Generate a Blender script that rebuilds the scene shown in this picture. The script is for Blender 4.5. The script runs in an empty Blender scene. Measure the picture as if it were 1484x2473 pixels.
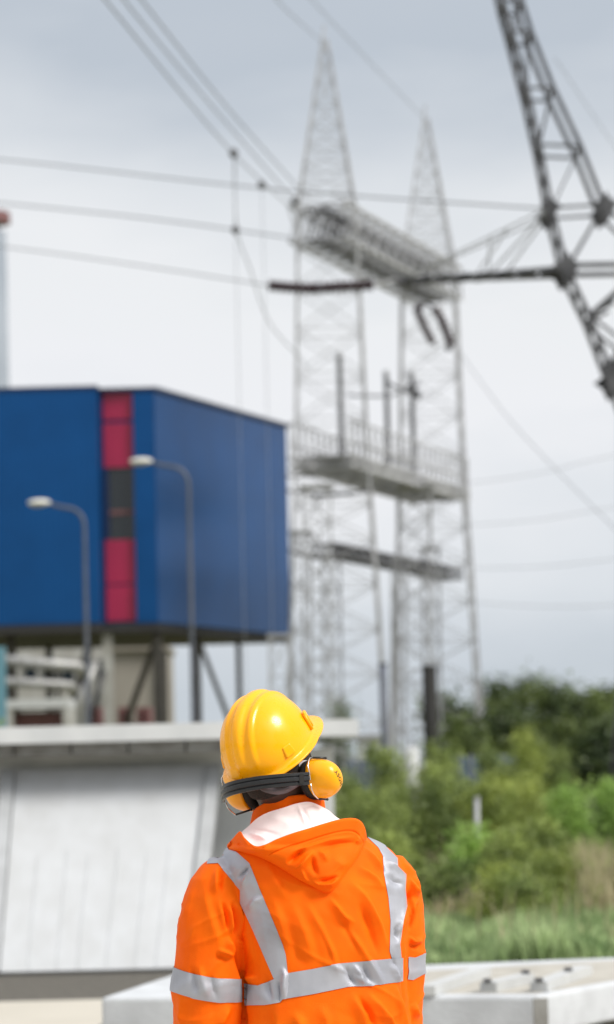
import bpy, bmesh, math, random
import numpy as np
from mathutils import Vector, Matrix, noise
from mathutils.bvhtree import BVHTree
random.seed(7)
R = math.radians
sc = bpy.context.scene
C = sc.collection

# ------------------------------------------------------------------ camera
FP = 7000.0                      # focal length in units of a 1484 x 2473 picture
FOC = 7.0
cam_d = bpy.data.cameras.new('camera')
cam = bpy.data.objects.new('camera', cam_d); C.objects.link(cam)
cam_d.sensor_fit = 'VERTICAL'; cam_d.sensor_height = 36.0
cam_d.lens = FP / 2473 * 36.0
cam_d.clip_start = 0.1; cam_d.clip_end = 6000
cam_d.dof.use_dof = True; cam_d.dof.focus_distance = FOC; cam_d.dof.aperture_fstop = 3.95
CAM = Vector((0, 0, 1.7))
M3 = Matrix.Rotation(R(90 + 5.02), 3, 'X') @ Matrix.Rotation(R(-1.4), 3, 'Z')
cam.matrix_world = Matrix.Translation(CAM) @ M3.to_4x4()
sc.camera = cam
def ray(px, py):
    return (M3 @ Vector(((px - 742) / FP, (1236.5 - py) / FP, -1))).normalized()
def at(px, py, Y):
    d = ray(px, py); return CAM + d * (Y / d.y)
def atz(px, py, z):
    d = ray(px, py); return CAM + d * ((z - CAM.z) / d.z)
_Mi = M3.transposed()
def proj(p):
    q = _Mi @ (Vector(p) - CAM); return 742 + FP * q.x / -q.z, 1236.5 - FP * q.y / -q.z

# ------------------------------------------------------------------ light
SUN = Vector((0.66, -0.34, 0.68)).normalized()
w = bpy.data.worlds.new('World'); sc.world = w; w.use_nodes = True
nt = w.node_tree; nt.nodes.clear()
def N(t, k, **kw):
    n = t.nodes.new(k)
    for a, b in kw.items(): setattr(n, a, b)
    return n
out = N(nt, 'ShaderNodeOutputWorld')
sky = N(nt, 'ShaderNodeTexSky'); sky.sky_type = 'NISHITA'; sky.sun_disc = False
sky.sun_elevation = math.asin(SUN.z); sky.sun_rotation = math.atan2(SUN.x, SUN.y)
tc = N(nt, 'ShaderNodeTexCoord'); sep = N(nt, 'ShaderNodeSeparateXYZ')
nt.links.new(tc.outputs['Generated'], sep.inputs[0])
mp = N(nt, 'ShaderNodeMapping'); mp.inputs['Scale'].default_value = (3.2, 3.2, 9.5); mp.inputs['Location'].default_value = (1.3, 0.4, 2.1)
nt.links.new(tc.outputs['Generated'], mp.inputs[0])
nz = N(nt, 'ShaderNodeTexNoise'); nz.inputs['Scale'].default_value = 1.6; nz.inputs['Detail'].default_value = 5; nz.inputs['Roughness'].default_value = 0.5
nt.links.new(mp.outputs[0], nz.inputs[0])
ma = N(nt, 'ShaderNodeMath', operation='MULTIPLY_ADD'); ma.inputs[1].default_value = 0.17; ma.inputs[2].default_value = -0.085
nt.links.new(nz.outputs['Fac'], ma.inputs[0])
ad = N(nt, 'ShaderNodeMath', operation='ADD'); nt.links.new(sep.outputs['Z'], ad.inputs[0]); nt.links.new(ma.outputs[0], ad.inputs[1])
cr = N(nt, 'ShaderNodeValToRGB')
stops = [(0.0, (.54, .60, .66)), (0.03, (.63, .68, .74)), (0.075, (.76, .795, .84)), (0.12, (.89, .90, .93)), (0.155, (.88, .895, .915)),
         (0.20, (.77, .80, .835)), (0.262, (.53, .585, .655)), (0.36, (.60, .64, .70)), (0.65, (1.12, 1.12, 1.14)), (1.0, (1.3, 1.3, 1.3))]
e = cr.color_ramp.elements
while len(e) < len(stops): e.new(0.5)
for i, (p, c) in enumerate(stops): e[i].position = p; e[i].color = (*c, 1)
nt.links.new(ad.outputs[0], cr.inputs[0])
bg1 = N(nt, 'ShaderNodeBackground'); bg1.inputs['Strength'].default_value = 0.95
bg2 = N(nt, 'ShaderNodeBackground'); bg2.inputs['Strength'].default_value = 0.05
nt.links.new(cr.outputs[0], bg1.inputs[0]); nt.links.new(sky.outputs[0], bg2.inputs[0])
mx = N(nt, 'ShaderNodeMixShader'); mx.inputs[0].default_value = 0.08
nt.links.new(bg1.outputs[0], mx.inputs[1]); nt.links.new(bg2.outputs[0], mx.inputs[2]); nt.links.new(mx.outputs[0], out.inputs[0])
sd = bpy.data.lights.new('sun', 'SUN'); sd.energy = 3.3; sd.angle = R(20); sd.color = (1.0, 0.965, 0.9)
so = bpy.data.objects.new('sun', sd); C.objects.link(so); so.rotation_euler = SUN.to_track_quat('Z', 'Y').to_euler()
so.location = (20, -20, 40)
sc.view_settings.view_transform = 'Standard'; sc.view_settings.look = 'None'
sc.view_settings.exposure = 0.12; sc.view_settings.gamma = 1

# ------------------------------------------------------------------ materials
def mat(name, col, rough=0.6, metal=0.0, col2=None, scale=8.0, detail=4, bump=0.0, bscale=60.0, coat=0.0, spec=0.5, stretch=None, contrast=(0.35, 0.65), island=0.0, trans=0.0, sheen=0.0):
    m = bpy.data.materials.new(name); m.use_nodes = True
    t = m.node_tree; b = t.nodes['Principled BSDF']
    b.inputs['Roughness'].default_value = rough; b.inputs['Metallic'].default_value = metal
    b.inputs['Specular IOR Level'].default_value = spec; b.inputs['Coat Weight'].default_value = coat; b.inputs['Coat Roughness'].default_value = 0.06
    b.inputs['Sheen Weight'].default_value = sheen
    tcn = t.nodes.new('ShaderNodeTexCoord'); vec = tcn.outputs['Object']
    if stretch:
        mpn = t.nodes.new('ShaderNodeMapping'); mpn.inputs['Scale'].default_value = stretch
        t.links.new(vec, mpn.inputs[0]); vec = mpn.outputs[0]
    n = t.nodes.new('ShaderNodeTexNoise'); n.inputs['Scale'].default_value = scale; n.inputs['Detail'].default_value = detail
    t.links.new(vec, n.inputs[0])
    r = t.nodes.new('ShaderNodeValToRGB'); r.color_ramp.elements[0].position = contrast[0]; r.color_ramp.elements[1].position = contrast[1]
    c2 = col2 or tuple(c * 0.9 for c in col)
    r.color_ramp.elements[0].color = (*c2, 1); r.color_ramp.elements[1].color = (*col, 1)
    t.links.new(n.outputs['Fac'], r.inputs[0]); co = r.outputs[0]
    if 'helmet' in name or 'cup' in name:
        n3 = t.nodes.new('ShaderNodeTexNoise'); n3.inputs['Scale'].default_value = 28; n3.inputs['Detail'].default_value = 9; n3.inputs['Roughness'].default_value = .7
        t.links.new(vec, n3.inputs[0]); m3 = t.nodes.new('ShaderNodeMapRange'); m3.inputs[1].default_value = .45; m3.inputs[2].default_value = .8; m3.inputs[3].default_value = rough; m3.inputs[4].default_value = rough + .3
        t.links.new(n3.outputs['Fac'], m3.inputs[0]); t.links.new(m3.outputs[0], b.inputs['Roughness'])
        n4 = t.nodes.new('ShaderNodeTexVoronoi'); n4.inputs['Scale'].default_value = 34; t.links.new(vec, n4.inputs[0])
        m4 = t.nodes.new('ShaderNodeMapRange'); m4.inputs[1].default_value = .035; m4.inputs[2].default_value = .075; m4.inputs[3].default_value = .62; m4.inputs[4].default_value = 1.0
        t.links.new(n4.outputs['Distance'], m4.inputs[0]); mm = t.nodes.new('ShaderNodeVectorMath'); mm.operation = 'SCALE'; t.links.new(co, mm.inputs[0]); t.links.new(m4.outputs[0], mm.inputs['Scale']); co = mm.outputs[0]
    if island:
        g = t.nodes.new('ShaderNodeNewGeometry'); h = t.nodes.new('ShaderNodeHueSaturation')
        mr = t.nodes.new('ShaderNodeMapRange'); mr.inputs[3].default_value = 1 - island; mr.inputs[4].default_value = 1 + island
        t.links.new(g.outputs['Random Per Island'], mr.inputs[0]); t.links.new(mr.outputs[0], h.inputs['Value'])
        t.links.new(co, h.inputs['Color']); co = h.outputs[0]
    t.links.new(co, b.inputs['Base Color'])
    if bump:
        n2 = t.nodes.new('ShaderNodeTexNoise'); n2.inputs['Scale'].default_value = bscale; n2.inputs['Detail'].default_value = 4
        t.links.new(vec, n2.inputs[0]); bp = t.nodes.new('ShaderNodeBump'); bp.inputs['Strength'].default_value = bump; bp.inputs['Distance'].default_value = 0.01
        t.links.new(n2.outputs['Fac'], bp.inputs['Height']); t.links.new(bp.outputs[0], b.inputs['Normal'])
    if trans:
        tr = t.nodes.new('ShaderNodeBsdfTranslucent'); t.links.new(co, tr.inputs[0])
        ms = t.nodes.new('ShaderNodeMixShader'); ms.inputs[0].default_value = trans
        t.links.new(b.outputs[0], ms.inputs[1]); t.links.new(tr.outputs[0], ms.inputs[2]); t.links.new(ms.outputs[0], t.nodes['Material Output'].inputs[0])
    return m
M = dict(
    orange=mat('fluorescent_orange_cloth', (1.0, .152, .0), .6, col2=(1.0, .132, .0), scale=14, bump=.35, bscale=700, spec=.12),
    lining=mat('pale_lining_cloth', (.93, .80, .79), .7, col2=(.92, .76, .75), scale=7, bump=.12, bscale=700, spec=.2),
    tape=mat('silver_reflective_tape', (.44, .45, .50), .45, metal=.3, col2=(.34, .35, .40), scale=9, bump=.2, bscale=1400, spec=.5),
    helmet=mat('yellow_helmet_plastic', (.98, .43, .0), .25, col2=(.96, .41, .0), scale=3, coat=.15, spec=.32),
    cup=mat('yellow_cup_plastic', (.98, .42, .001), .28, col2=(.94, .39, .001), scale=30, bump=.03, bscale=60, coat=.1, spec=.35),
    ink=mat('black_ink', (.012, .012, .012), .6),
    blackp=mat('black_rubber', (.018, .019, .022), .38, col2=(.013, .014, .016), scale=40, bump=.15, bscale=350),
    foam=mat('black_foam', (.012, .011, .010), .8),
    wire=mat('bright_steel_wire', (.75, .73, .70), .22, metal=1.0),
    strap=mat('grey_strap', (.13, .105, .118), .55, scale=50, bump=.1),
    palestrap=mat('pale_strap', (.55, .55, .60), .5),
    skin=mat('dark_skin', (.055, .028, .018), .5, col2=(.042, .021, .014), scale=30, bump=.1, bscale=300),
    hair=mat('short_black_hair', (.030, .020, .015), .9, col2=(.008, .006, .005), scale=260, detail=2, bump=.5, bscale=420),
    trouser=mat('orange_trousers', (.9, .13, .003), .6), boot=mat('black_boot', (.02, .018, .016), .5),
    navy=mat('navy_cladding', (.006, .080, .255), .27, metal=.6, col2=(.005, .070, .225), scale=.9, detail=5, spec=.4),
    red=mat('crimson_cladding', (.37, .010, .062), .35, col2=(.32, .009, .054), scale=.8),
    glassd=mat('dark_window_glass', (.012, .018, .022), .12, spec=.6),
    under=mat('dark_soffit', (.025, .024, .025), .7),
    trimn=mat('dark_blue_trim', (.004, .016, .06), .4),
    steelw=mat('pale_painted_steel', (.42, .42, .40), .5, col2=(.32, .31, .28), scale=2),
    steeld=mat('brown_weathered_steel', (.070, .064, .054), .6, col2=(.05, .045, .04), scale=3),
    galv=mat('galvanised_steel', (.44, .445, .46), .55, metal=.1, col2=(.30, .30, .31), scale=3),
    galvd=mat('dark_galvanised_steel', (.11, .11, .118), .5, metal=.2, col2=(.038, .038, .042), scale=3),
    galvl=mat('light_galvanised_steel', (.42, .43, .45), .5, metal=.2, col2=(.3, .3, .32), scale=3),
    pole=mat('lamp_pole_paint', (.11, .12, .155), .5, col2=(.08, .09, .11), scale=3), lampw=mat('white_lamp_housing', (.78, .76, .70), .4),
    wirec=mat('aluminium_conductor', (.26, .27, .29), .5, metal=.3), porc=mat('brown_porcelain', (.030, .010, .014), .25, spec=.6),
    conc=mat('pale_concrete', (.72, .73, .73), .8, col2=(.60, .615, .62), scale=2.2, detail=6, bump=.3, bscale=30, stretch=(1, 1, .35)),
    paint=mat('white_painted_slab', (.53, .545, .565), .7, col2=(.475, .485, .495), scale=1.6, detail=2, stretch=(3, 3, .25), contrast=(.25, .7), spec=.2),
    concg=mat('grey_concrete', (.55, .57, .595), .85, col2=(.45, .465, .485), scale=4, detail=6, bump=.4, bscale=60),
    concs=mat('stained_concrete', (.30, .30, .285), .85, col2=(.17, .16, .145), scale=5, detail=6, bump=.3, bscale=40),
    apron=mat('beige_concrete_ground', (.50, .468, .405), .9, col2=(.45, .42, .36), scale=.7, detail=8, bump=.2, bscale=40),
    screed=mat('beige_screed', (.44, .42, .375), .9, col2=(.36, .34, .30), scale=5, detail=7, bump=.3, bscale=60),
    kerb=mat('kerb_concrete', (.44, .455, .47), .85, col2=(.36, .37, .38), scale=4, detail=5),
    gravel=mat('dark_gravel', (.11, .10, .082), .95, col2=(.065, .06, .05), scale=14, detail=6, bump=.6, bscale=50),
    soil=mat('weedy_soil', (.15, .18, .06), .95, col2=(.18, .15, .085), scale=.6, detail=6, bump=.6, bscale=12),
    bark=mat('grey_bark', (.16, .135, .11), .9, col2=(.09, .075, .06), scale=20, bump=.5, bscale=60),
    leafd=mat('dark_leaf', (.15, .20, .05), .55, col2=(.035, .060, .022), scale=.8, island=.4, trans=.25),
    leafm=mat('mid_leaf', (.32, .39, .10), .6, col2=(.12, .17, .05), scale=1.6, island=.4, trans=.3),
    leafy=mat('yellow_green_leaf', (.36, .42, .095), .6, col2=(.20, .26, .06), scale=2, island=.35, trans=.3),
    leafb=mat('bright_leaf', (.34, .50, .12), .6, col2=(.22, .36, .08), scale=2, island=.3, trans=.35),
    grassg=mat('green_grass', (.46, .57, .29), .75, col2=(.17, .27, .10), scale=1.6, island=.4, trans=.3),
    grassd=mat('dry_grass', (.58, .50, .33), .8, col2=(.36, .33, .19), scale=2, island=.35, trans=.3),
    bfence=mat('blue_grey_panel', (.10, .15, .25), .6, col2=(.06, .09, .14), scale=2), cyan=mat('cyan_paint', (.12, .27, .34), .5),
    rust=mat('dull_red_paint', (.20, .085, .085), .7, col2=(.14, .065, .065)), sand=mat('sandy_render', (.27, .25, .22), .85, col2=(.22, .20, .175), scale=.4),
    stack=mat('grey_stack_concrete', (.27, .30, .34), .8, col2=(.22, .25, .29), scale=.3), lag=mat('pipe_lagging', (.40, .40, .39), .45, metal=.3, col2=(.27, .27, .265), scale=1.2),
    white=mat('white_metal', (.52, .53, .53), .5), clamp=mat('dark_clamp', (.06, .06, .062), .5), wallb=mat('brown_grey_wall', (.19, .165, .145), .9, col2=(.11, .10, .095), scale=.7),
)

# ------------------------------------------------------------------ mesh helpers
class MB:
    def __init__(s): s.v = []; s.f = []
    def add(s, vs, fs):
        o = len(s.v); s.v += [tuple(v) for v in vs]; s.f += [tuple(i + o for i in f) for f in fs]
    def box(s, lo, hi):
        x0, y0, z0 = lo; x1, y1, z1 = hi
        s.add([(x0, y0, z0), (x1, y0, z0), (x1, y1, z0), (x0, y1, z0), (x0, y0, z1), (x1, y0, z1), (x1, y1, z1), (x0, y1, z1)],
              [(0, 3, 2, 1), (4, 5, 6, 7), (0, 1, 5, 4), (1, 2, 6, 5), (2, 3, 7, 6), (3, 0, 4, 7)])
    def prism(s, poly, z0, z1):          # poly: list of (x, y) counter clockwise
        n = len(poly)
        s.add([(x, y, z0) for x, y in poly] + [(x, y, z1) for x, y in poly],
              [tuple(range(n))[::-1], tuple(range(n, 2 * n))] + [(i, (i + 1) % n, n + (i + 1) % n, n + i) for i in range(n)])
    def tube(s, pts, r, n=6, caps=True):
        pts = [Vector(p) for p in pts]; rs = r if isinstance(r, (list, tuple)) else [r] * len(pts)
        t0 = (pts[1] - pts[0]).normalized(); up = Vector((0, 0, 1)) if abs(t0.z) < .9 else Vector((0, 1, 0))
        a = t0.cross(up).normalized(); vs = []
        for i, p in enumerate(pts):
            t = (pts[min(i + 1, len(pts) - 1)] - pts[max(i - 1, 0)]).normalized()
            a = (a - t * a.dot(t)).normalized(); b = t.cross(a)
            for k in range(n):
                g = 2 * math.pi * (k + .5) / n; vs.append(p + (a * math.cos(g) + b * math.sin(g)) * rs[i])
        fs = [(i * n + k, i * n + (k + 1) % n, (i + 1) * n + (k + 1) % n, (i + 1) * n + k) for i in range(len(pts) - 1) for k in range(n)]
        if caps: fs += [tuple(range(n))[::-1], tuple(range((len(pts) - 1) * n, len(pts) * n))]
        s.add(vs, fs)
    def bar(s, a, b, w): s.tube([a, b], w * .7071, 4)
    def angle(s, a, b, w): s.bar(a, b, w)
    def loft(s, rings, caps=True):
        n = len(rings[0]); vs = [v for r_ in rings for v in r_]
        fs = [(i * n + k, i * n + (k + 1) % n, (i + 1) * n + (k + 1) % n, (i + 1) * n + k) for i in range(len(rings) - 1) for k in range(n)]
        if caps: fs += [tuple(range(n))[::-1], tuple(range((len(rings) - 1) * n, len(rings) * n))]
        s.add(vs, fs)
    def grid(s, g, flip=False):
        h = len(g); wd = len(g[0]); vs = [v for r_ in g for v in r_]
        fs = [(i * wd + k, i * wd + k + 1, (i + 1) * wd + k + 1, (i + 1) * wd + k) for i in range(h - 1) for k in range(wd - 1)]
        s.add(vs, [f[::-1] for f in fs] if flip else fs)
    def ellipsoid(s, c, ax, rad, n=20, m=12):
        c = Vector(c); rings = []
        vs = []
        for i in range(1, m):
            th = math.pi * i / m
            for k in range(n):
                g = 2 * math.pi * k / n
                vs.append(c + ax[0] * (rad[0] * math.sin(th) * math.cos(g)) + ax[1] * (rad[1] * math.sin(th) * math.sin(g)) + ax[2] * (rad[2] * math.cos(th)))
        top = c + ax[2] * rad[2]; bot = c - ax[2] * rad[2]
        fs = [((i) * n + k, (i) * n + (k + 1) % n, (i + 1) * n + (k + 1) % n, (i + 1) * n + k) for i in range(m - 2) for k in range(n)]
        vs += [top, bot]; L = len(vs)
        fs = [f[::-1] for f in fs]
        fs += [(L - 2, k, (k + 1) % n) for k in range(n)] + [(L - 1, (m - 2) * n + (k + 1) % n, (m - 2) * n + k) for k in range(n)]
        s.add(vs, fs)
    def build(s, name, m, parent=None, smooth=False, fix=True):
        me = bpy.data.meshes.new(name); me.from_pydata(s.v, [], s.f)
        if fix and s.f:
            bm = bmesh.new(); bm.from_mesh(me); bmesh.ops.recalc_face_normals(bm, faces=bm.faces); bm.to_mesh(me); bm.free()
        if m: me.materials.append(m)
        if smooth:
            me.polygons.foreach_set('use_smooth', [True] * len(me.polygons))
        o = bpy.data.objects.new(name, me); C.objects.link(o)
        if parent:
            o.parent = parent
            o.matrix_parent_inverse = parent_mat(parent).inverted()
        return o
def parent_mat(o):
    m = Matrix.Translation(o.location) @ o.rotation_euler.to_matrix().to_4x4()
    return m if o.parent is None else m   # children meshes keep world coordinates
def thing(name, label, cat, loc=(0, 0, 0), group=None):
    o = bpy.data.objects.new(name, None); C.objects.link(o); o.location = loc; o.empty_display_size = .2
    return tag(o, label, cat, group)
def tag(o, label, cat, group=None, kind=None):
    if label: o['label'] = label
    if cat: o['category'] = cat
    if group: o['group'] = group
    if kind or (cat and o.parent is None): o['kind'] = kind or 'thing'
    return o
def sub(obj):  # sub-part parent helper: identity transforms, world-space mesh
    return obj
_old_build = MB.build
def _b(s, name, m, parent=None, smooth=False, fix=True):
    o = _old_build(s, name, m, None, smooth, fix)
    if parent is not None:
        o.parent = parent
        if parent.type == 'EMPTY': o.matrix_parent_inverse = Matrix.Translation(parent.location).inverted()
    return o
MB.build = _b
def structure(o): o['kind'] = 'structure'; return o

# ------------------------------------------------------------------ ground
g = MB(); g.box((-900, -300, -0.5), (900, 3000, -0.06)); structure(g.build('ground', M['soil']))
def sheet(name, poly, z, m):
    b = MB(); b.prism(poly, z - .05, z); return structure(b.build(name, m))
gy = lambda px, py: (atz(px, py, 0).x, atz(px, py, 0).y)
sheet('concrete_apron', [(-40, -20), (40, -20), (40, 24.6), (1.4, 24.4), (-.9, 22.0), (-40, 21.6)], 0.0, M['apron'])
sheet('gravel_strip', [(-40, 21.606), (-.9, 22.006), (1.4, 24.406), (2.2, 26.4), (2.2, 40), (-40, 40)], -.004, M['gravel'])

hb_ = MB(); rows_ = []
for k in range(121):
    a_ = R(-60 + 300 * k / 120 + 180) if 0 else R(180 + 180 * k / 120); rr_ = 70
    x_, y_ = rr_ * math.cos(a_) * 1.2, -18 + rr_ * math.sin(a_) * .8
    h_ = 10 + 5 * noise.noise(Vector((k * .13, 3, 0))) + 3 * noise.noise(Vector((k * .6, 7, 0)))
    rows_.append([(x_, y_, -.1), (x_ * 1.02, y_ * 1.02, h_ * .7), (x_ * 1.08, y_ * 1.08, h_), (x_ * 1.4, y_ * 1.4, h_ * .8), (x_ * 1.8, y_ * 1.8, -.2)])
hb_.grid(rows_); structure(hb_.build('unseen_dark_ridge', M['leafd'], smooth=True))  # unseen ridge added behind the camera to darken the helmet's reflections

# ------------------------------------------------------------------ white kiosk with sloping slab
def kiosk():
    xl = at(-30, 1850, 26.6).x; xr = at(806, 1900, 26.6).x
    t = thing('concrete_kiosk', 'low flat-roofed pale concrete bunker with a sloping white front slab behind the worker', 'building', ((xl + xr) / 2, 27, 0))
    b = MB(); b.box((xl, 26.6, -.05), (xr, 31, 1.86)); b.build('wall', M['conc'], t)
    b = MB(); zt = at(500, 1743, 25.5).z; zc = at(500, 1812, 25.6).z
    xe = at(868, 1760, 25.5).x
    b.box((xl - .2, 25.86, zc + .10), (xe, 31.3, zt)); b.build('roof_slab', M['conc'], t)
    for z_, th in ((zt - .10, .02),):
        pass
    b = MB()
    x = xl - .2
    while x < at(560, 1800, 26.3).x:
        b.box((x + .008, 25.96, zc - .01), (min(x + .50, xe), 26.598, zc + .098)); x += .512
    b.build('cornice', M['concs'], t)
    # sloping slab: bottom comes towards the camera
    tl = at(39, 1862, 26.35); tr = at(499, 1858, 26.35); bl = at(0, 2322, 24.8); br = at(440, 2316, 24.8)
    bl.z = .03; br.z = .03; tl.z = tr.z = (tl.z + tr.z) / 2 + .02
    n = (tr - tl).cross(bl - tl).normalized(); n = n if n.y < 0 else -n
    rows = 10; cols = 13
    b = MB(); b.grid([[tl.lerp(tr, k / cols).lerp(bl.lerp(br, k / cols), i / rows) for k in range(cols + 1)] for i in range(rows + 1)])
    vs = [tl, tr, br, bl]; b = MB(); b.add(vs + [v - n * .09 for v in vs], [(0, 1, 2, 3), (7, 6, 5, 4), (0, 4, 5, 1), (1, 5, 6, 2), (2, 6, 7, 3), (3, 7, 4, 0)])
    o = b.build('sloping_slab', M['paint'], t)
    b = MB()
    for k in range(1, 7):
        p = tl.lerp(tr, (k + .1 * (k % 3)) / 7); q = bl.lerp(br, (k + .1 * (k % 3)) / 7); p = p.lerp(q, .42 + .03 * (k % 2))
        b.bar(p - n * .006, q.lerp(p, .02) - n * .006, .022)
    b.build('rib', M['paint'], t)
    # raised frame strips beside the slab
    for p, q, s in ((tl, bl, -1), (tr, br, 1)):
        b = MB()
        d = (q - p).normalized(); sx = Vector((s, 0, 0))
        a0 = p + sx * .01 + n * .03; a1 = p + sx * .13 + n * .03; c0 = q + sx * .01 + n * .03; c1 = q + sx * .13 + n * .03
        vs = [a0, a1, c1, c0]; b.add(vs + [v - n * .16 for v in vs], [(0, 1, 2, 3), (7, 6, 5, 4), (0, 4, 5, 1), (1, 5, 6, 2), (2, 6, 7, 3), (3, 7, 4, 0)])
        b.build('slab_kerb', M['kerb'], t)
kiosk()

# ------------------------------------------------------------------ foreground slab on blocks with white rails
ZS = at(700, 2404, 15.0).z
def fslab():
    P = [atz(245, 2409, ZS), atz(1303, 2405, ZS), atz(1500, 2370, ZS), atz(1900, 2320, ZS), atz(1800, 2300, ZS), atz(413, 2354, ZS)]
    t = thing('concrete_cover_slab', 'long pale grey concrete slab across the bottom of the picture behind the worker', 'concrete slab', (P[0].x + 2, 15.6, 0))
    b = MB(); b.prism([(p.x, p.y) for p in P], ZS - .195, ZS); o = b.build('slab', M['concg'], t)
    md = o.modifiers.new('bevel', 'BEVEL'); md.width = .018; md.segments = 2
    Q = [atz(1000, 2400, ZS), atz(1296, 2400, ZS), atz(1500, 2365, ZS), atz(1880, 2318, ZS), atz(1790, 2303, ZS), atz(1030, 2345, ZS)]
    b = MB(); b.prism([(p.x, p.y) for p in Q], ZS - .01, ZS + .0025); b.build('top_screed', M['screed'], t)
    for px in (300, 720, 1180):
        p = atz(px, 2390, ZS); b = MB(); b.box((p.x - .15, 15.2, 0.001), (p.x + .15, 15.9, ZS - .197)); b.build('support_block', M['concs'], t)
    p = atz(1600, 2350, ZS); b = MB(); b.box((p.x - .3, p.y + .2, 0.001), (p.x + .3, p.y + 1.2, ZS - .197)); b.build('support_block', M['concs'], t)
    b = MB(); p = atz(1306, 2409, ZS); b.box((p.x - .035, p.y - .012, ZS - .19), (p.x + .035, p.y + .05, ZS - .006)); b.build('joint_strip', M['concs'], t)
    rails = [((1030, 2397), (1168, 2350), 'leftmost'), ((1180, 2388), (1272, 2366), 'middle'), ((1302, 2387), (1412, 2346), 'rightmost')]
    lab = {'leftmost': 'long white rail lying on the grey slab right beside the worker\'s sleeve', 'middle': 'short white rail with dark clamps at both ends lying on the grey slab',
           'rightmost': 'white rail on the grey slab nearest the right edge of the photo'}
    for a, c, k in rails:
        A = atz(*a, ZS + .02); B = atz(*c, ZS + .02)
        tt = thing('white_rail', lab[k], 'rail', A, 'white rails on the slab')
        d = (B - A).normalized(); s_ = d.cross(Vector((0, 0, 1)))
        b = MB(); vs = [A - s_ * .045, A + s_ * .045, B + s_ * .045, B - s_ * .045]
        for v in vs: v.z = ZS + .003
        b.add(vs + [v + Vector((0, 0, .05)) for v in vs], [(3, 2, 1, 0), (4, 5, 6, 7), (0, 1, 5, 4), (1, 2, 6, 5), (2, 3, 7, 6), (3, 0, 4, 7)])
        b.build('rail', M['white'], tt)
        if k != 'leftmost':
            for q in ((A, B) if k == 'middle' else (A.lerp(B, .02), A.lerp(B, .65))):
                b = MB(); b.box((q.x - .024, q.y - .05, ZS + .054), (q.x + .014, q.y + .03, ZS + .070)); b.build('clamp', M['clamp'], tt)
fslab()

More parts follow.
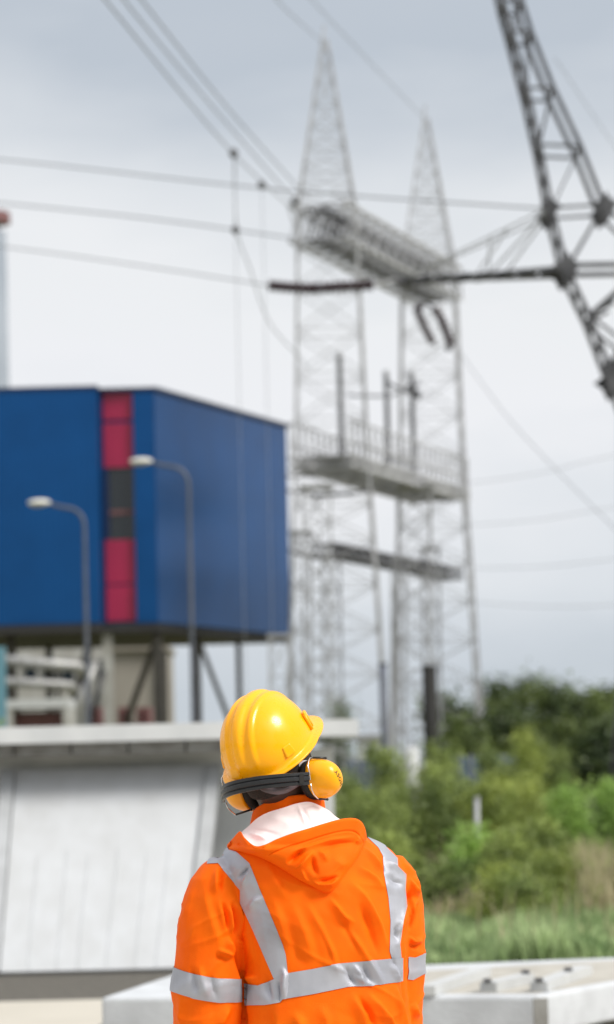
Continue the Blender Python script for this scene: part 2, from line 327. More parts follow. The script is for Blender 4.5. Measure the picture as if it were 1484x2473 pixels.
# ------------------------------------------------------------------ blue building on stilts
def bluebuilding():
    Yc = 80.0
    zb = at(375, 1503, Yc).z; zt = at(371, 943, Yc).z
    cx = at(375, 1200, Yc).x; far = at(698, 1285, 89.6)
    L = -16.0
    t = thing('power_plant_building', 'dark blue metal-clad box building raised on steel stilts with a crimson window strip', 'building', (cx - 4, 84, 0))
    dx = far.x - cx; dy = far.y - Yc
    x1 = at(325, 1200, Yc).x; x0 = at(250, 1200, Yc).x; xp = at(240, 1200, Yc - .6).x
    # ribbed cladding: main protruding wall left, corner wall, right wall
    def ribbed(b, a, c, z0, z1, step=.16, d=.005, thick=.25, inv=1):
        a = Vector(a); c = Vector(c); u = (c - a).normalized(); n = Vector((u.y, -u.x)) ; Ln = (c - a).length
        k = int(Ln / step); st = Ln / k; out = []
        for i in range(k):
            o = a + u * st * i
            out += [o, o + u * st * .55, o + u * st * .60 + n * d, o + u * st * .95 + n * d]
        out.append(c)
        back = [c - n * thick, a - n * thick]
        b.prism([(p.x, p.y) for p in out + back], z0, z1)
    b = MB(); ribbed(b, (L, Yc - .6), (xp, Yc - .6), zb, zt); b.prism([(L, Yc - .34), (xp, Yc - .34), (xp, Yc + .25), (L, Yc + .25)], zb, zt); b.build('front_wall', M['navy'], t)
    b = MB(); ribbed(b, (x1, Yc), (cx, Yc), zb, zt - .02); b.build('corner_wall', M['navy'], t)
    b = MB(); ribbed(b, (cx + .02, Yc + .02), (far.x, far.y), zb, zt - .02, .16); b.build('side_wall', M['navy'], t)
    b = MB(); b.prism([(L, Yc + .3), (cx - .3, Yc + .3), (far.x - .3, far.y), (L, far.y + .1)], zb + .02, zt - .06); b.build('core', M['navy'], t)
    b = MB(); b.prism([(L, Yc - .64), (xp + .02, Yc - .64), (xp + .02, Yc - .05), (cx + .1, Yc - .05), (far.x + .1, far.y - .02), (far.x + .1, far.y + .1), (L, far.y + .1)], zt, zt + .10); b.build('roof_trim', M['trimn'], t)
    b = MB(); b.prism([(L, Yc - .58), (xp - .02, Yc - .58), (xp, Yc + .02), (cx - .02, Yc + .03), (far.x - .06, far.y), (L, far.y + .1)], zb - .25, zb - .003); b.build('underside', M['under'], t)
    # crimson strip
    zz = lambda py: at(290, py, Yc + .2).z
    for a, c in ((949, 1014), (1022, 1129), (1304, 1410), (1414, 1500)):
        b = MB(); b.box((x0 + .03, Yc + .12, zz(c)), (x1, Yc + .29, zz(a))); b.build('crimson_panel', M['red'], t)
    b = MB(); b.box((x0 + .03, Yc + .20, zz(1128.5)), (x1, Yc + .29, zz(1022.5) - 1.2)); 
    f = MB(); f.box((x0 + .03, Yc + .16, zz(1242)), (x1, Yc + .28, zz(1232))); fo = f.build('window_frame', M['rust'], t)
    for a, c in ((1130, 1231.5), (1242.5, 1303)):
        b = MB(); b.box((x0 + .05, Yc + .22, zz(c)), (x1, Yc + .28, zz(a))); b.build('pane', M['glassd'], fo)
    f = MB(); f.box((x0 + .031, Yc + .13, zz(1303)), (x0 + .16, Yc + .27, zz(1130))); f.build('mullion', M['trimn'], fo)
    # stilts
    def col(px, Y, wd, m):
        p = at(px, 1640, Y); b = MB(); b.box((p.x - wd / 2, Y - wd / 2, -.05), (p.x + wd / 2, Y + wd / 2, zb - .252)); b.build('stilt', m, t)
    col(262, 80.3, .27, M['steelw']); col(383, 80.6, .24, M['steeld']); col(477, 83.5, .22, M['steeld']); col(578, 87.5, .16, M['steeld']); col(120, 88, .2, M['steeld']); col(30, 80.5, .25, M['steeld'])
    def br(a, c, w_, m=M['steeld']):
        b = MB(); b.bar(a, c, w_); b.build('brace', m, t)
    br(at(378, 1545, 80.8), at(305, 1745, 82), .13); br(at(480, 1545, 83.7), at(556, 1745, 86), .11); br(at(482, 1600, 83.7), at(470, 1760, 83), .09)
    br(at(215, 1560, 82), at(170, 1745, 83), .17, M['steeld'])
bluebuilding()

def lamp(pole_px, pole_py, head_px, head_py, Y, label):
    p = at(pole_px, pole_py, Y); h = at(head_px, head_py, Y)
    t = thing('street_lamp', label, 'street lamp', (p.x, Y, 0), 'street lamps in front of the blue building')
    hz = h.z - .03; x = p.x; r = .38
    pts = [(x, Y, 0), (x, Y, 2.5), (x, Y, hz - r - .1)]
    for k in range(1, 7):
        a = R(15 * k); pts.append((x - r + r * math.cos(a), Y, hz - r - .1 + r * math.sin(a)))
    pts.append((h.x + .25, Y, hz - .02))
    b = MB(); b.tube(pts, [.058, .052] + [.037] * (len(pts) - 2), 12); b.build('pole', M['pole'], t, smooth=True)
    b = MB(); b.tube([(x, Y, .0), (x, Y, .9)], .10, 12); b.build('base', M['pole'], t, smooth=True)
    b = MB(); X = [Vector((1, 0, 0)), Vector((0, 1, 0)), Vector((0, 0, 1))]
    b.ellipsoid((h.x + .03, Y, hz + .02), X, (.245, .15, .075)); b.build('lamp_head', M['lampw'], t, smooth=True)
    b = MB(); b.ellipsoid((h.x - .02, Y, hz - .03), X, (.16, .11, .05)); b.build('lens', M['galvl'], t, smooth=True)
lamp(207, 1400, 92, 1213, 60, 'shorter street lamp with a white head in front of the dark blue wall')
lamp(461, 1400, 338, 1113, 60, 'taller street lamp whose white head overlaps the crimson window strip')

# things under and behind the blue building
def pipes():
    for (a, c, r, lb) in ((( -60, 1590), (188, 1610), .145, 'upper of two fat pale lagged pipes under the blue building'), ((-60, 1643), (166, 1655), .125, 'lower of two fat pale lagged pipes under the blue building')):
        A = at(*a, 75); B = at(*c, 76)
        t = thing('lagged_pipe', lb, 'pipe', A, 'pipes under the blue building')
        E = B + Vector((.12, .25, -.18))
        b = MB(); b.tube([A, B, B + Vector((.1, .1, -.04)), E], r, 16); b.build('pipe', M['lag'], t, smooth=True)
        for k in range(1, 8):
            q = A.lerp(B, k / 8); d = (B - A).normalized() * .02; b = MB(); b.tube([q - d, q + d], r * 1.08, 16); b.build('band', M['galv'], t)
        for s in (.3, .8):
            q = A.lerp(B, s); b = MB(); b.box((q.x - .05, q.y + r + .01, 0), (q.x + .05, q.y + r + .12, q.z + r)); b.build('support', M['steeld'], t)
    t = thing('pipe', 'slanting pale pipe running down beside the pale stilt', 'pipe', at(180, 1700, 77))
    b = MB(); b.tube([at(150, 1790, 77), at(232, 1600, 77)], .11, 14); b.build('pipe_body', M['lag'], t, smooth=True)
    b = MB(); b.tube([at(203, 1800, 77.3), at(252, 1620, 77.3)], .07, 10); b.build('dark_pipe', M['blackp'], t, smooth=True)  # thinner dark pipe beside the pale one
    t = thing('equipment_cabin', 'small white-framed cabin with a dark red opening below the pipes', 'cabin', at(90, 1745, 72))
    A = at(15, 1690, 72); B = at(168, 1760, 72)
    b = MB(); b.box((A.x, 72, A.z - .22), (B.x, 74, A.z)); b.build('roof', M['white'], t)
    for x in (A.x, B.x - .16): b = MB(); b.box((x, 72.02, 0), (x + .16, 74, A.z - .223)); b.build('side_wall', M['steelw'], t)
    b = MB(); b.box((A.x + .16, 72.8, 0), (B.x - .16, 73, A.z - .3)); b.build('back_panel', M['clamp'], t)
    b = MB(); b.box((A.x + .16, 72.5, 0), (B.x - .16, 72.7, at(90, 1722, 72).z)); b.build('red_panel', M['rust'], t)
    q = at(5, 1650, 70); b = MB(); b.box((q.x - .35, 70, 0), (q.x + .08, 70.2, at(5, 1562, 70).z)); 
    b.tube([(q.x - .14, 69.98, 0), (q.x - .14, 69.98, at(5, 1566, 70).z)], .02, 6)
    tag(b.build('cyan_column', M['cyan'], None), 'cyan painted column at the left edge beside the pipes', 'column')
    A = at(272, 1572, 118); B = at(402, 1572, 118)
    t = thing('concrete_building', 'sandy grey concrete building seen between the stilts', 'building', ((A.x + B.x) / 2, 120, 0))
    b = MB(); b.box((A.x, 118, 0), (B.x, 124, A.z)); b.build('wall', M['sand'], t)
    b = MB(); b.box((B.x - .35, 117.8, 0), (B.x + .05, 117.99, A.z - .1)); b.build('dark_edge_strip', M['steeld'], t)  # dark strip along the right edge of the wall
    b = MB(); b.box((A.x - .1, 117.7, A.z), (B.x + .1, 124.2, A.z + .2)); b.build('parapet', M['sand'], t)
    A = at(60, 1558, 125); B = at(275, 1558, 125)
    t = thing('plant_hall', 'long pale hall behind the pipes under the blue building', 'building', ((A.x + B.x) / 2, 128, 0))
    b = MB(); b.box((A.x - 6, 125, 0), (B.x, 132, A.z)); b.build('wall', M['steelw'], t)
    b = MB(); 
    for k in range(5): b.box((A.x + k * .8, 124.9, A.z - 1.6), (A.x + k * .8 + .5, 124.99, A.z - .7))
    b.build('window', M['glassd'], t)
    for (a, c, n_) in ((215, 245, 'dull red container nearest the slanting pipe'), (285, 312, 'dull red container behind the pale stilt'), (330, 362, 'dull red container beside the dark corner stilt')):
        A = at(a, 1708, 100); B = at(c, 1708, 100)
        t = thing('container', n_, 'container', (A.x, 101, 0), 'red containers behind the stilts')
        b = MB(); b.box((A.x, 100, 0), (B.x, 102, A.z)); b.build('body', M['rust'], t)
        b = MB(); 
        for k in range(5): x = A.x + (B.x - A.x) * (k + .3) / 5; b.box((x, 99.96, .1), (x + .03, 99.998, A.z - .1))
        b.build('rib', M['rust'], t)
pipes()

def chimney():
    c = at(-14, 760, 150); r = .78
    t = thing('chimney_stack', 'tall pale grey chimney cut by the left edge with a red cap', 'chimney', (c.x, 150, 0))
    zt = at(0, 560, 150).z; zr = at(0, 525, 150).z
    b = MB(); b.tube([(c.x, 150, 0), (c.x, 150, zt * .5), (c.x + .0, 150, zt)], [r * 1.05, r, r * .9], 24); b.build('shaft', M['stack'], t, smooth=True)
    b = MB(); b.tube([(c.x - .05, 150, zr - .32), (c.x - .05, 150, zr + .25)], [1.0, .96], 16); b.build('platform', M['rust'], t)
    b = MB(); b.tube([(c.x, 150, zt), (c.x, 150, zr - .3)], .35, 12); b.build('neck', M['galv'], t)
chimney()

# ------------------------------------------------------------------ lattice steelwork
def lattice_box(leg, brc, A4, B4, n, lw, bw, xb=True):
    """A4, B4: corner lists at both ends; members added to MB leg and MB brc"""
    for a, b_ in zip(A4, B4): leg.bar(a, b_, lw)
    prev = A4
    for i in range(1, n + 1):
        cur = [a.lerp(b_, i / n) for a, b_ in zip(A4, B4)]
        for k in range(4):
            j = (k + 1) % 4
            brc.bar(prev[k], cur[j], bw)
            if xb: brc.bar(prev[j], cur[k], bw)
            brc.bar(cur[k], cur[j], bw)
        prev = cur
def gantry():
    # two peaked towers and three beams
    T1 = at(790, 545, 80); T2 = at(1034, 665, 89.5)
    ax = Vector((T2.x - T1.x, T2.y - T1.y, 0)).normalized(); pr = Vector((ax.y, -ax.x, 0))
    t = thing('switchyard_gantry', 'tall grey lattice gantry with two pointed towers joined by lattice beams', 'steel gantry', ((T1.x + T2.x) / 2, 84.7, 0))
    def sq(c, h, z, sk=(0, 0)):
        return [Vector((c.x, c.y, z)) + Vector((1, 0, 0)) * h * sx + Vector((0, 1, 0)) * h * sy + Vector((sk[0], sk[1], 0)) for sx, sy in ((-1, -1), (1, -1), (1, 1), (-1, 1))]
    zbeam = at(800, 590, 80).z; zb2 = zbeam + 1.0
    for T, apx, lo, Y in ((T1, (785, 98), 815, 80), (T2, (1029, 288), 1055, 89.5)):
        top = at(*apx, Y); base = at(lo, 1840, Y); base = Vector((base.x, Y, 0))
        cen = Vector((T.x, Y, 0)) 
        tw = thing_part = None
        leg = [MB() for _ in range(4)]; brc = MB()
        secs = [(0.0, 1.5), (4.2, 1.28), (7.9, 1.12), (10.0, 1.0), (zbeam, .83), (zb2, .80)]
        def ctr(z):
            f = min(1, z / zbeam); return Vector((base.x, Y, 0)).lerp(cen, f)
        for (z0, h0), (z1, h1) in zip(secs[:-1], secs[1:]):
            A4 = sq(ctr(z0), h0, z0); B4 = sq(ctr(z1), h1, z1)
            for k in range(4): leg[k].bar(A4[k], B4[k], .070 if z0 > 4 else .11)
            n = max(1, round((z1 - z0) / 1.35)); d = MB(); lattice_box(d, brc, A4, B4, n, .001, .024)
        A4 = sq(cen, .80, zb2); B4 = sq(Vector((top.x, Y, 0)), .07, top.z)
        for k in range(4): leg[k].bar(A4[k], B4[k], .055)
        d = MB(); lattice_box(d, brc, A4, B4, 8, .001, .02)
        brc.tube([B4[0], Vector((top.x, Y, top.z + .45))], .03)
        o = brc.build('lattice_tower', M['galv'], t)
        for k in range(4): leg[k].build('leg', M['galv'], o)
    def beam(z0, h, hw, e0, e1, lw, bw, nseg, name, m=M['galv']):
        a = Vector((T1.x, T1.y, 0)) - ax * e0; c = Vector((T2.x, T2.y, 0)) + ax * e1
        def q(p, s, z): return Vector((p.x, p.y, z)) + pr * hw * s
        b = MB(); A4 = [q(a, -1, z0), q(a, 1, z0), q(a, 1, z0 + h), q(a, -1, z0 + h)]; B4 = [q(c, -1, z0), q(c, 1, z0), q(c, 1, z0 + h), q(c, -1, z0 + h)]
        lattice_box(b, b, A4, B4, nseg, lw, bw); return b.build(name, m, t), a, c, q
    beam(zbeam, 1.0, .8, .9, 1.0, .08, .032, 13, 'top_beam')
    beam(zbeam - .02, .9, .25, 1.0, 1.0, .04, .034, 14, 'inner_truss', M['galvd'])
    zf = at(800, 1135, 80).z
    o, a, c, q = beam(zf, .25, .85, 1.1, .9, .12, .05, 12, 'platform_beam')
    b = MB()
    for k in range(44):
        pa = a.lerp(c, k / 44); pc = a.lerp(c, (k + .52) / 44); pts = [q(pa, -.7, 0), q(pa, .7, 0), q(pc, .7, 0), q(pc, -.7, 0)]; b.prism([(p.x, p.y) for p in pts][::-1], zf + .27, zf + .30)
    b.build('walkway_floor', M['galvl'], t)
    b = MB()
    for s in (-1, 1):
        for z in (.65, 1.25): b.bar(q(a, s, zf + z), q(c, s, zf + z), .05)
        for k in range(23):
            p = a.lerp(c, k / 22); b.bar(q(p, s, zf + .3), q(p, s, zf + 1.25), .04)
            if k < 22: p2 = a.lerp(c, (k + 1) / 22); b.bar(q(p, s, zf + .3), q(p2, s, zf + 1.25), .02)
    b.build('railing', M['galv'], t)
    beam(at(800, 1345, 80).z, .30, .28, 1.2, 2.0, .06, .034, 16, 'lower_beam', M['galvd'])
    z = at(760, 1195, 80).z
    for p_, q_, w_ in (((690, 1150, 79), (765, 1150, 80), .06), ((690, 1185, 79), (770, 1195, 80), .06), ((760, 1200, 80), (890, 1185, 81), .10), ((700, 1330, 79), (765, 1350, 80), .09), ((765, 1350, 80), (890, 1325, 81), .05)):
        b = MB(); b.bar(at(*p_), at(*q_), w_); b.build('side_strut', M['galvd'], t)
    # support columns under the gantry
    def column(px0, px1, top_py, Y, wd, label, m=M['galv'], base=1840):
        a = at(px0, top_py, Y); b_ = at(px1, base, Y)
        tt = thing('lattice_column', label, 'lattice column', (b_.x, Y, 0), 'lattice columns under the gantry')
        A = sq(Vector((b_.x, Y, 0)), wd * .5, 0); B = sq(Vector((a.x, Y, 0)), wd * .5, a.z)
        br_ = MB(); dmy = MB(); lattice_box(dmy, br_, A, B, max(3, int(a.z / .85)), .001, .024); br_.build('bracing', m, tt)
        for k in range(4): l = MB(); l.bar(A[k], B[k], .05); l.build('leg', m, tt)
        l = MB(); l.prism([(v.x, v.y) for v in sq(Vector((a.x, Y, 0)), wd * .62, 0)], a.z, a.z + .08); l.build('cap_plate', m, tt)
    column(765, 768, 1180, 78, .75, 'dark lattice column under the left end of the gantry walkway', M['galv'])
    column(1000, 1000, 1180, 85, .95, 'widest lattice column under the right half of the gantry walkway', M['galv'])
    column(727, 727, 1290, 79, .5, 'thin lattice column just right of the blue building edge', M['galv'])
    column(675, 672, 1540, 76, .5, 'short lattice column directly above the yellow helmet', M['galv'])
    column(800, 806, 1350, 82, .5, 'pale slim lattice column in the middle of the left tower footprint', M['galvl'])
    column(1040, 1046, 1330, 88, .5, 'pale slim lattice column inside the right tower above the dark brown post', M['galvl'])
    column(965, 955, 1350, 84, .4, 'slender lattice column left of the widest one below the walkway', M['galvl'])
    return zf, a, c, q, ax
zf, GA, GC, GQ, GAX = gantry()

def ribbed_string(b, pts, r, rr, pitch):
    pts = [Vector(p) for p in pts]; out = []; rs = []
    for a, c in zip(pts[:-1], pts[1:]):
        n = max(2, int((c - a).length / pitch))
        for i in range(n):
            for f, q in ((0, rr), (.3, r), (.55, rr), (.6, rr)):
                pass
            out += [a.lerp(c, (i + .05) / n), a.lerp(c, (i + .45) / n), a.lerp(c, (i + .6) / n), a.lerp(c, (i + .95) / n)]; rs += [r, rr, rr, r]
    b.tube(out, rs, 12)
def post(px, py0, py1, Y, label):
    a = at(px, py1, Y); a.z = zf + .34; z1 = at(px, py0, Y).z
    t = thing('post_insulator', label, 'insulator', a, 'post insulators on the gantry walkway')
    b = MB(); ribbed_string(b, [a + Vector((0, 0, .25)), Vector((a.x, a.y, z1))], .045, .10, .11); b.build('porcelain', M['galvd'], t)
    b = MB(); b.tube([a, a + Vector((0, 0, .25))], .14, 8); b.build('base', M['galv'], t)
    b = MB(); b.tube([(a.x, a.y, z1), (a.x, a.y, z1 + .12)], .09, 8); b.build('cap', M['galv'], t)
def onw(f, s):
    p = GA.lerp(GC, f); return GQ(p, s, 0)
for f, s, py, px, lb in ((.25, .2, 862, 825, 'leftmost dark ribbed insulator post standing on the walkway'), (.62, -.1, 905, 937, 'dark ribbed insulator post in the middle of the walkway'), (.80, 0, 905, 998, 'ribbed insulator post beside the right tower on the walkway')):
    Y = GA.lerp(GC, f).y; post(px, py, 1050, Y, lb)
b = MB(); b.tube([at(840, 955, 82.5), at(940, 957, 84.5), at(1010, 930, 87)], .035); b.tube([at(937, 925, 84.5), at(985, 948, 86), at(1012, 925, 88)], .05); b.bar(at(985, 930, 87), at(1015, 960, 87), .18)
tag(b.build('bus_bar', M['galvd']), 'bent dark conductor bar joining the insulator posts on the walkway', 'conductor')

def insulators():
    t = thing('tension_insulator', 'long dark horizontal insulator string hanging left of the gantry beam', 'insulator', at(775, 695, 70))
    for dy in (0, .25):
        P = [at(x, y, 70 + dy) for x, y in ((648, 689), (700, 694), (760, 697), (778, 695))]; Q = [at(x, y, 70 + dy) for x, y in ((778, 695), (830, 692), (880, 689), (903, 688))]
        for pp in (P, Q): b = MB(); ribbed_string(b, pp, .095, .155, .13); b.build('porcelain', M['porc'], t)
    b = MB(); b.tube([at(903, 688, 70.1), at(930, 682, 72), at(968, 672, 78)], .03); b.build('link', M['galv'], t)
    t = thing('jumper_insulator', 'curved dark insulator loop hanging under the right end of the gantry beam', 'insulator', at(1050, 790, 78))
    b = MB(); ribbed_string(b, [at(x, y, 78) for x, y in ((1046, 829), (1030, 798), (1014, 765), (1007, 744), (1018, 736))], .075, .13, .11); b.build('porcelain', M['porc'], t)
    b = MB(); ribbed_string(b, [at(x, y, 78) for x, y in ((1050, 743), (1064, 765), (1078, 800), (1090, 836))], .08, .14, .11); b.build('porcelain', M['porc'], t)
    b = MB(); b.tube([at(x, y, 78) for x, y in ((1018, 736), (1032, 733), (1050, 743))], .045); b.build('yoke', M['galvd'], t)
    b = MB(); b.tube([at(1032, 733, 78), at(1012, 690, 80)], .02); b.build('link', M['galvd'], t)
    b = MB(); b.tube([at(1090, 836, 78), at(1078, 846, 78)], .07); b.build('clamp', M['galvd'], t)
    b = MB(); b.tube([at(1046, 829, 78), at(1058, 838, 78)], .03); b.build('clamp', M['galvd'], t)
insulators()

def pylon():
    Y = 50.0
    t = thing('transmission_pylon', 'dark steel lattice pylon leaning in from the right edge with bolted plates', 'pylon', (at(1750, 1850, 51).x, 51, 0))
    Lp = [(1198, -85), (1216, 0), (1237, 75), (1273, 212), (1304, 349), (1333, 502), (1370, 648), (1424, 760), (1478, 901), (1560, 1100)]
    Rp = [(1238, -85), (1260, 0), (1283, 75), (1337, 212), (1403, 353), (1459, 494)]
    D = 1.0
    F = lambda p, dy=0: at(p[0], p[1], Y + dy)
    def sh(p, dy): q = at(p[0], p[1], Y); return Vector((q.x, q.y + dy, q.z))
    br = MB()
    for pts, w_ in ((Lp, .075), (Rp, .075)):
        for dy in (0, D):
            chord = MB()
            for a, c in zip(pts[:-1], pts[1:]): chord.bar(sh(a, dy), sh(c, dy), w_)
            chord.build('main_chord', M['galvd'], t)
    # small side lattice between the front and back left chords and the face diagonals
    for i in range(len(Lp) - 1):
        n = 3 if i > 0 else 1
        for k in range(n):
            a = sh(Lp[i], 0).lerp(sh(Lp[i + 1], 0), k / n); c = sh(Lp[i], D).lerp(sh(Lp[i + 1], D), (k + 1) / n)
            br.bar(a, c, .035); 
            a = sh(Lp[i], D).lerp(sh(Lp[i + 1], D), k / n); c = sh(Lp[i], 0).lerp(sh(Lp[i + 1], 0), (k + 1) / n); br.bar(a, c, .028)
    for i in range(1, 6):
        for dy in (0, D):
            br.bar(sh(Lp[i], dy), sh(Rp[i], dy), .045)
            if i < 5: br.bar(sh(Rp[i], dy), sh(Lp[i + 1], dy), .026)
        br.bar(sh(Rp[i], 0), sh(Rp[i], D), .06); br.bar(sh(Lp[i], 0), sh(Lp[i], D), .06)
    for dy in (0, D):
        br.bar(sh(Rp[5], dy), sh((1370, 648), dy), .055); br.bar(sh(Rp[5], dy), sh((1620, 650), dy), .055)
        br.bar(sh((1484, 730), dy), sh((1424, 760), dy), .06); br.bar(sh((1560, 640), dy), sh((1424, 760), dy), .06); br.bar(sh((1540, 760), dy), sh((1478, 880), dy), .06)
        br.bar(sh((1424, 760), dy), sh((1600, 900), dy), .05)
    br.build('lattice_bracing', M['galvd'], t)
    # cross arm with stays
    arm = MB()
    tip = Vector(at(962, 680, 58)); 
    for dy in (0, D):
        arm.bar(sh((1370, 645), dy), tip, .07)
        arm.bar(sh((1370, 641), dy), sh((1820, 633), dy), .085)
    for dy, s in ((0, .05),):
        for k in range(8):
            a = sh((1370, 645), 0).lerp(tip, k / 8); c = sh((1370, 645), D).lerp(tip, (k + 1) / 8); arm.bar(a, c, .06)
            a = sh((1370, 645), D).lerp(tip, k / 8); c = sh((1370, 645), 0).lerp(tip, (k + 1) / 8); arm.bar(a, c, .06)
            b2 = sh((1370, 645), .5).lerp(tip, (k + .5) / 8); arm.bar(b2 - Vector((.22, 0, .02)), b2 + Vector((.1, 0, .02)), .15)
    arm.build('cross_arm', M['galvd'], t)
    st = MB()
    n0 = sh((1330, 500), 0); n1 = sh((1330, 500), D); A0 = sh((1370, 645), 0); A1 = sh((1370, 645), D)
    st.bar(n0, tip, .024); st.bar(n1, tip, .024)
    st.bar(n0, A0.lerp(tip, .42), .026); st.bar(n1, A1.lerp(tip, .34), .026)
    q0 = n0.lerp(tip, .36); st.bar(q0, Vector((q0.x, A0.lerp(tip, .47).y, A0.lerp(tip, .47).z)), .026); q0 = n0.lerp(tip, .25); st.bar(q0, A0.lerp(tip, .5), .022)
    st.build('stay', M['galv'], t)
    for (x, y), s in (((1328, 498), .75), ((1462, 492), .85), ((1368, 640), .95), ((1486, 905), 1.1)):
        for dy in (-.08, D + .08):
            c = sh((x, y), dy); b = MB()
            pts = [Vector((math.cos(R(a)) * r_, 0, math.sin(R(a)) * r_)) * s for a, r_ in ((0, .27), (45, .14), (85, .25), (130, .13), (180, .24), (225, .15), (265, .30), (315, .22))]
            vs = [c + v for v in pts] + [c + v + Vector((0, .03, 0)) for v in pts]; n = len(pts)
            b.add(vs, [tuple(range(n)), tuple(range(n, 2 * n))[::-1]] + [(i, (i + 1) % n, n + (i + 1) % n, n + i) for i in range(n)])
            b.build('gusset_plate', M['galvd'], t)
    # the half outside the picture: mirrored mast, waist and legs down to the ground
    X0 = at(1800, 700, Y).x; oth = MB()
    for pts in (Lp, Rp):
        for dy in (0, D):
            vv = [sh(p, dy) for p in pts]; vv = [Vector((2 * X0 - v.x, v.y, v.z)) for v in vv]
            for a, c in zip(vv[:-1], vv[1:]): oth.bar(a, c, .11)
    wz = at(1560, 1100, Y); 
    for s in (-1, 1):
        for dy in (0, D):
            a = Vector((X0 + s * (X0 - wz.x), Y + dy, wz.z)); fy = Y + .5 + (dy - .5) * 5; f = Vector((X0 + s * 2.4, fy, 0))
            oth.bar(a, f, .16)
            for k in range(6):
                p = a.lerp(f, k / 6); q_ = Vector((2 * X0 - a.x, Y + dy, wz.z)).lerp(Vector((X0 - s * 2.4, fy, 0)), (k + 1) / 6); oth.bar(p, q_, .06)
    oth.build('far_mast', M['galvd'], t)
    return sh((1330, 500), 0)
PN = pylon()

# ------------------------------------------------------------------ wires
def cable(name, pts, r, label, group=None, sag=0):
    P = [at(*p) for p in pts]
    out = []
    for i in range(len(P) - 1):
        p0 = P[max(i - 1, 0)]; p1 = P[i]; p2 = P[i + 1]; p3 = P[min(i + 2, len(P) - 1)]
        for k in range(8):
            u = k / 8; out.append(.5 * ((2 * p1) + (p2 - p0) * u + (2 * p0 - 5 * p1 + 4 * p2 - p3) * u * u + (3 * p1 - p0 - 3 * p2 + p3) * u ** 3))
    out.append(P[-1])
    b = MB(); b.tube(out, r * .54, 6); return tag(b.build(name, M['wirec'], smooth=True), label, 'power line', group)
G1 = 'overhead lines crossing from the left edge'
cable('power_line', [(-400, 360, 72), (0, 385, 68), (640, 455, 60), (1328, 505, 50)], .033, 'uppermost of the long lines running from the left edge to the pylon plate', G1)
cable('power_line', [(-400, 450, 85), (0, 490, 84), (380, 530, 82), (740, 580, 80)], .042, 'middle long line running from the left edge to the gantry beam', G1)
cable('power_line', [(-400, 555, 80), (0, 595, 77), (330, 640, 74), (648, 689, 70)], .032, 'lowest long line from the left edge ending at the horizontal insulator', G1)
G2 = 'lines slanting down from the top left to the gantry'
cable('power_line', [(60, -250, 40), (255, 0, 45), (565, 372, 65), (738, 530, 79)], .030, 'leftmost of the lines slanting down from the top edge to the gantry', G2)
cable('power_line', [(110, -250, 42), (300, 0, 47), (500, 242, 62), (728, 505, 79)], .030, 'middle of the three close lines slanting down to the gantry', G2)
cable('power_line', [(150, -250, 42), (343, 0, 47), (560, 272, 64), (745, 480, 79)], .030, 'rightmost of the three close lines slanting down to the gantry beam', G2)
G3 = 'faint lines to the tower peaks'
cable('power_line', [(520, -190, 45), (669, 0, 55), (782, 104, 80)], .022, 'faint line slanting down to the tip of the taller tower peak', G3)
cable('power_line', [(600, -200, 50), (754, 0, 60), (1023, 284, 89)], .020, 'faint line slanting down to the tip of the farther tower peak', G3)
G4 = 'faint lines right of the gantry'
cable('power_line', [(1096, 830, 90), (1238, 1021, 80), (1484, 1275, 70), (1700, 1480, 62)], .024, 'line falling away from the right tower towards the right edge', G4)
cable('power_line', [(1340, 140, 55), (1484, 352, 60), (1600, 510, 64)], .012, 'very faint line right of the pylon mast near the top right corner', G4)
for i, (y0, y1, lb) in enumerate(((1170, 1100, 'highest nearly level distant line right of the gantry'), (1270, 1225, 'second nearly level distant line right of the gantry'), (1372, 1350, 'third nearly level distant line right of the gantry'), (1452, 1460, 'lowest nearly level distant line right of the gantry'))):
    cable('power_line', [(1110, y0, 130), (1300, (y0 + y1) / 2 + 8, 130), (1484, y1, 130), (1700, y1 - 30, 130)], .026, lb, 'distant level lines on the right')
cable('power_line', [(568, 372, 65.3), (572, 550, 66), (604, 648, 68), (651, 778, 72), (722, 861, 77), (748, 893, 79)], .026, 'slack line curving from the slanting lines down to the left tower')
def dropper(px, py, Y, lb, extra=None):
    p = at(px, py, Y); t = thing('drop_line', lb, 'drop line', (p.x, Y, 0), 'vertical droppers left of the gantry')
    b = MB(); b.tube([(p.x, Y, 0), (p.x, Y, p.z)], .008, 6); b.build('rod', M['wirec'], t)
    b = MB(); b.ellipsoid(p, [Vector((1, 0, 0)), Vector((0, 1, 0)), Vector((0, 0, 1))], (.10, .10, .12), 10, 8); b.build('connector', M['galvd'], t)
    if extra: q = at(px + 4, extra, Y); b = MB(); b.ellipsoid((p.x, Y, q.z), [Vector((1, 0, 0)), Vector((0, 1, 0)), Vector((0, 0, 1))], (.09, .09, .11), 10, 8); b.build('connector', M['galvd'], t)
dropper(565, 370, 65, 'leftmost thin vertical dropper line with two knobs', 555)
dropper(633, 447, 71, 'middle vertical dropper line below the darkest knob')
dropper(712, 485, 77.5, 'vertical dropper line beside the left tower leg')

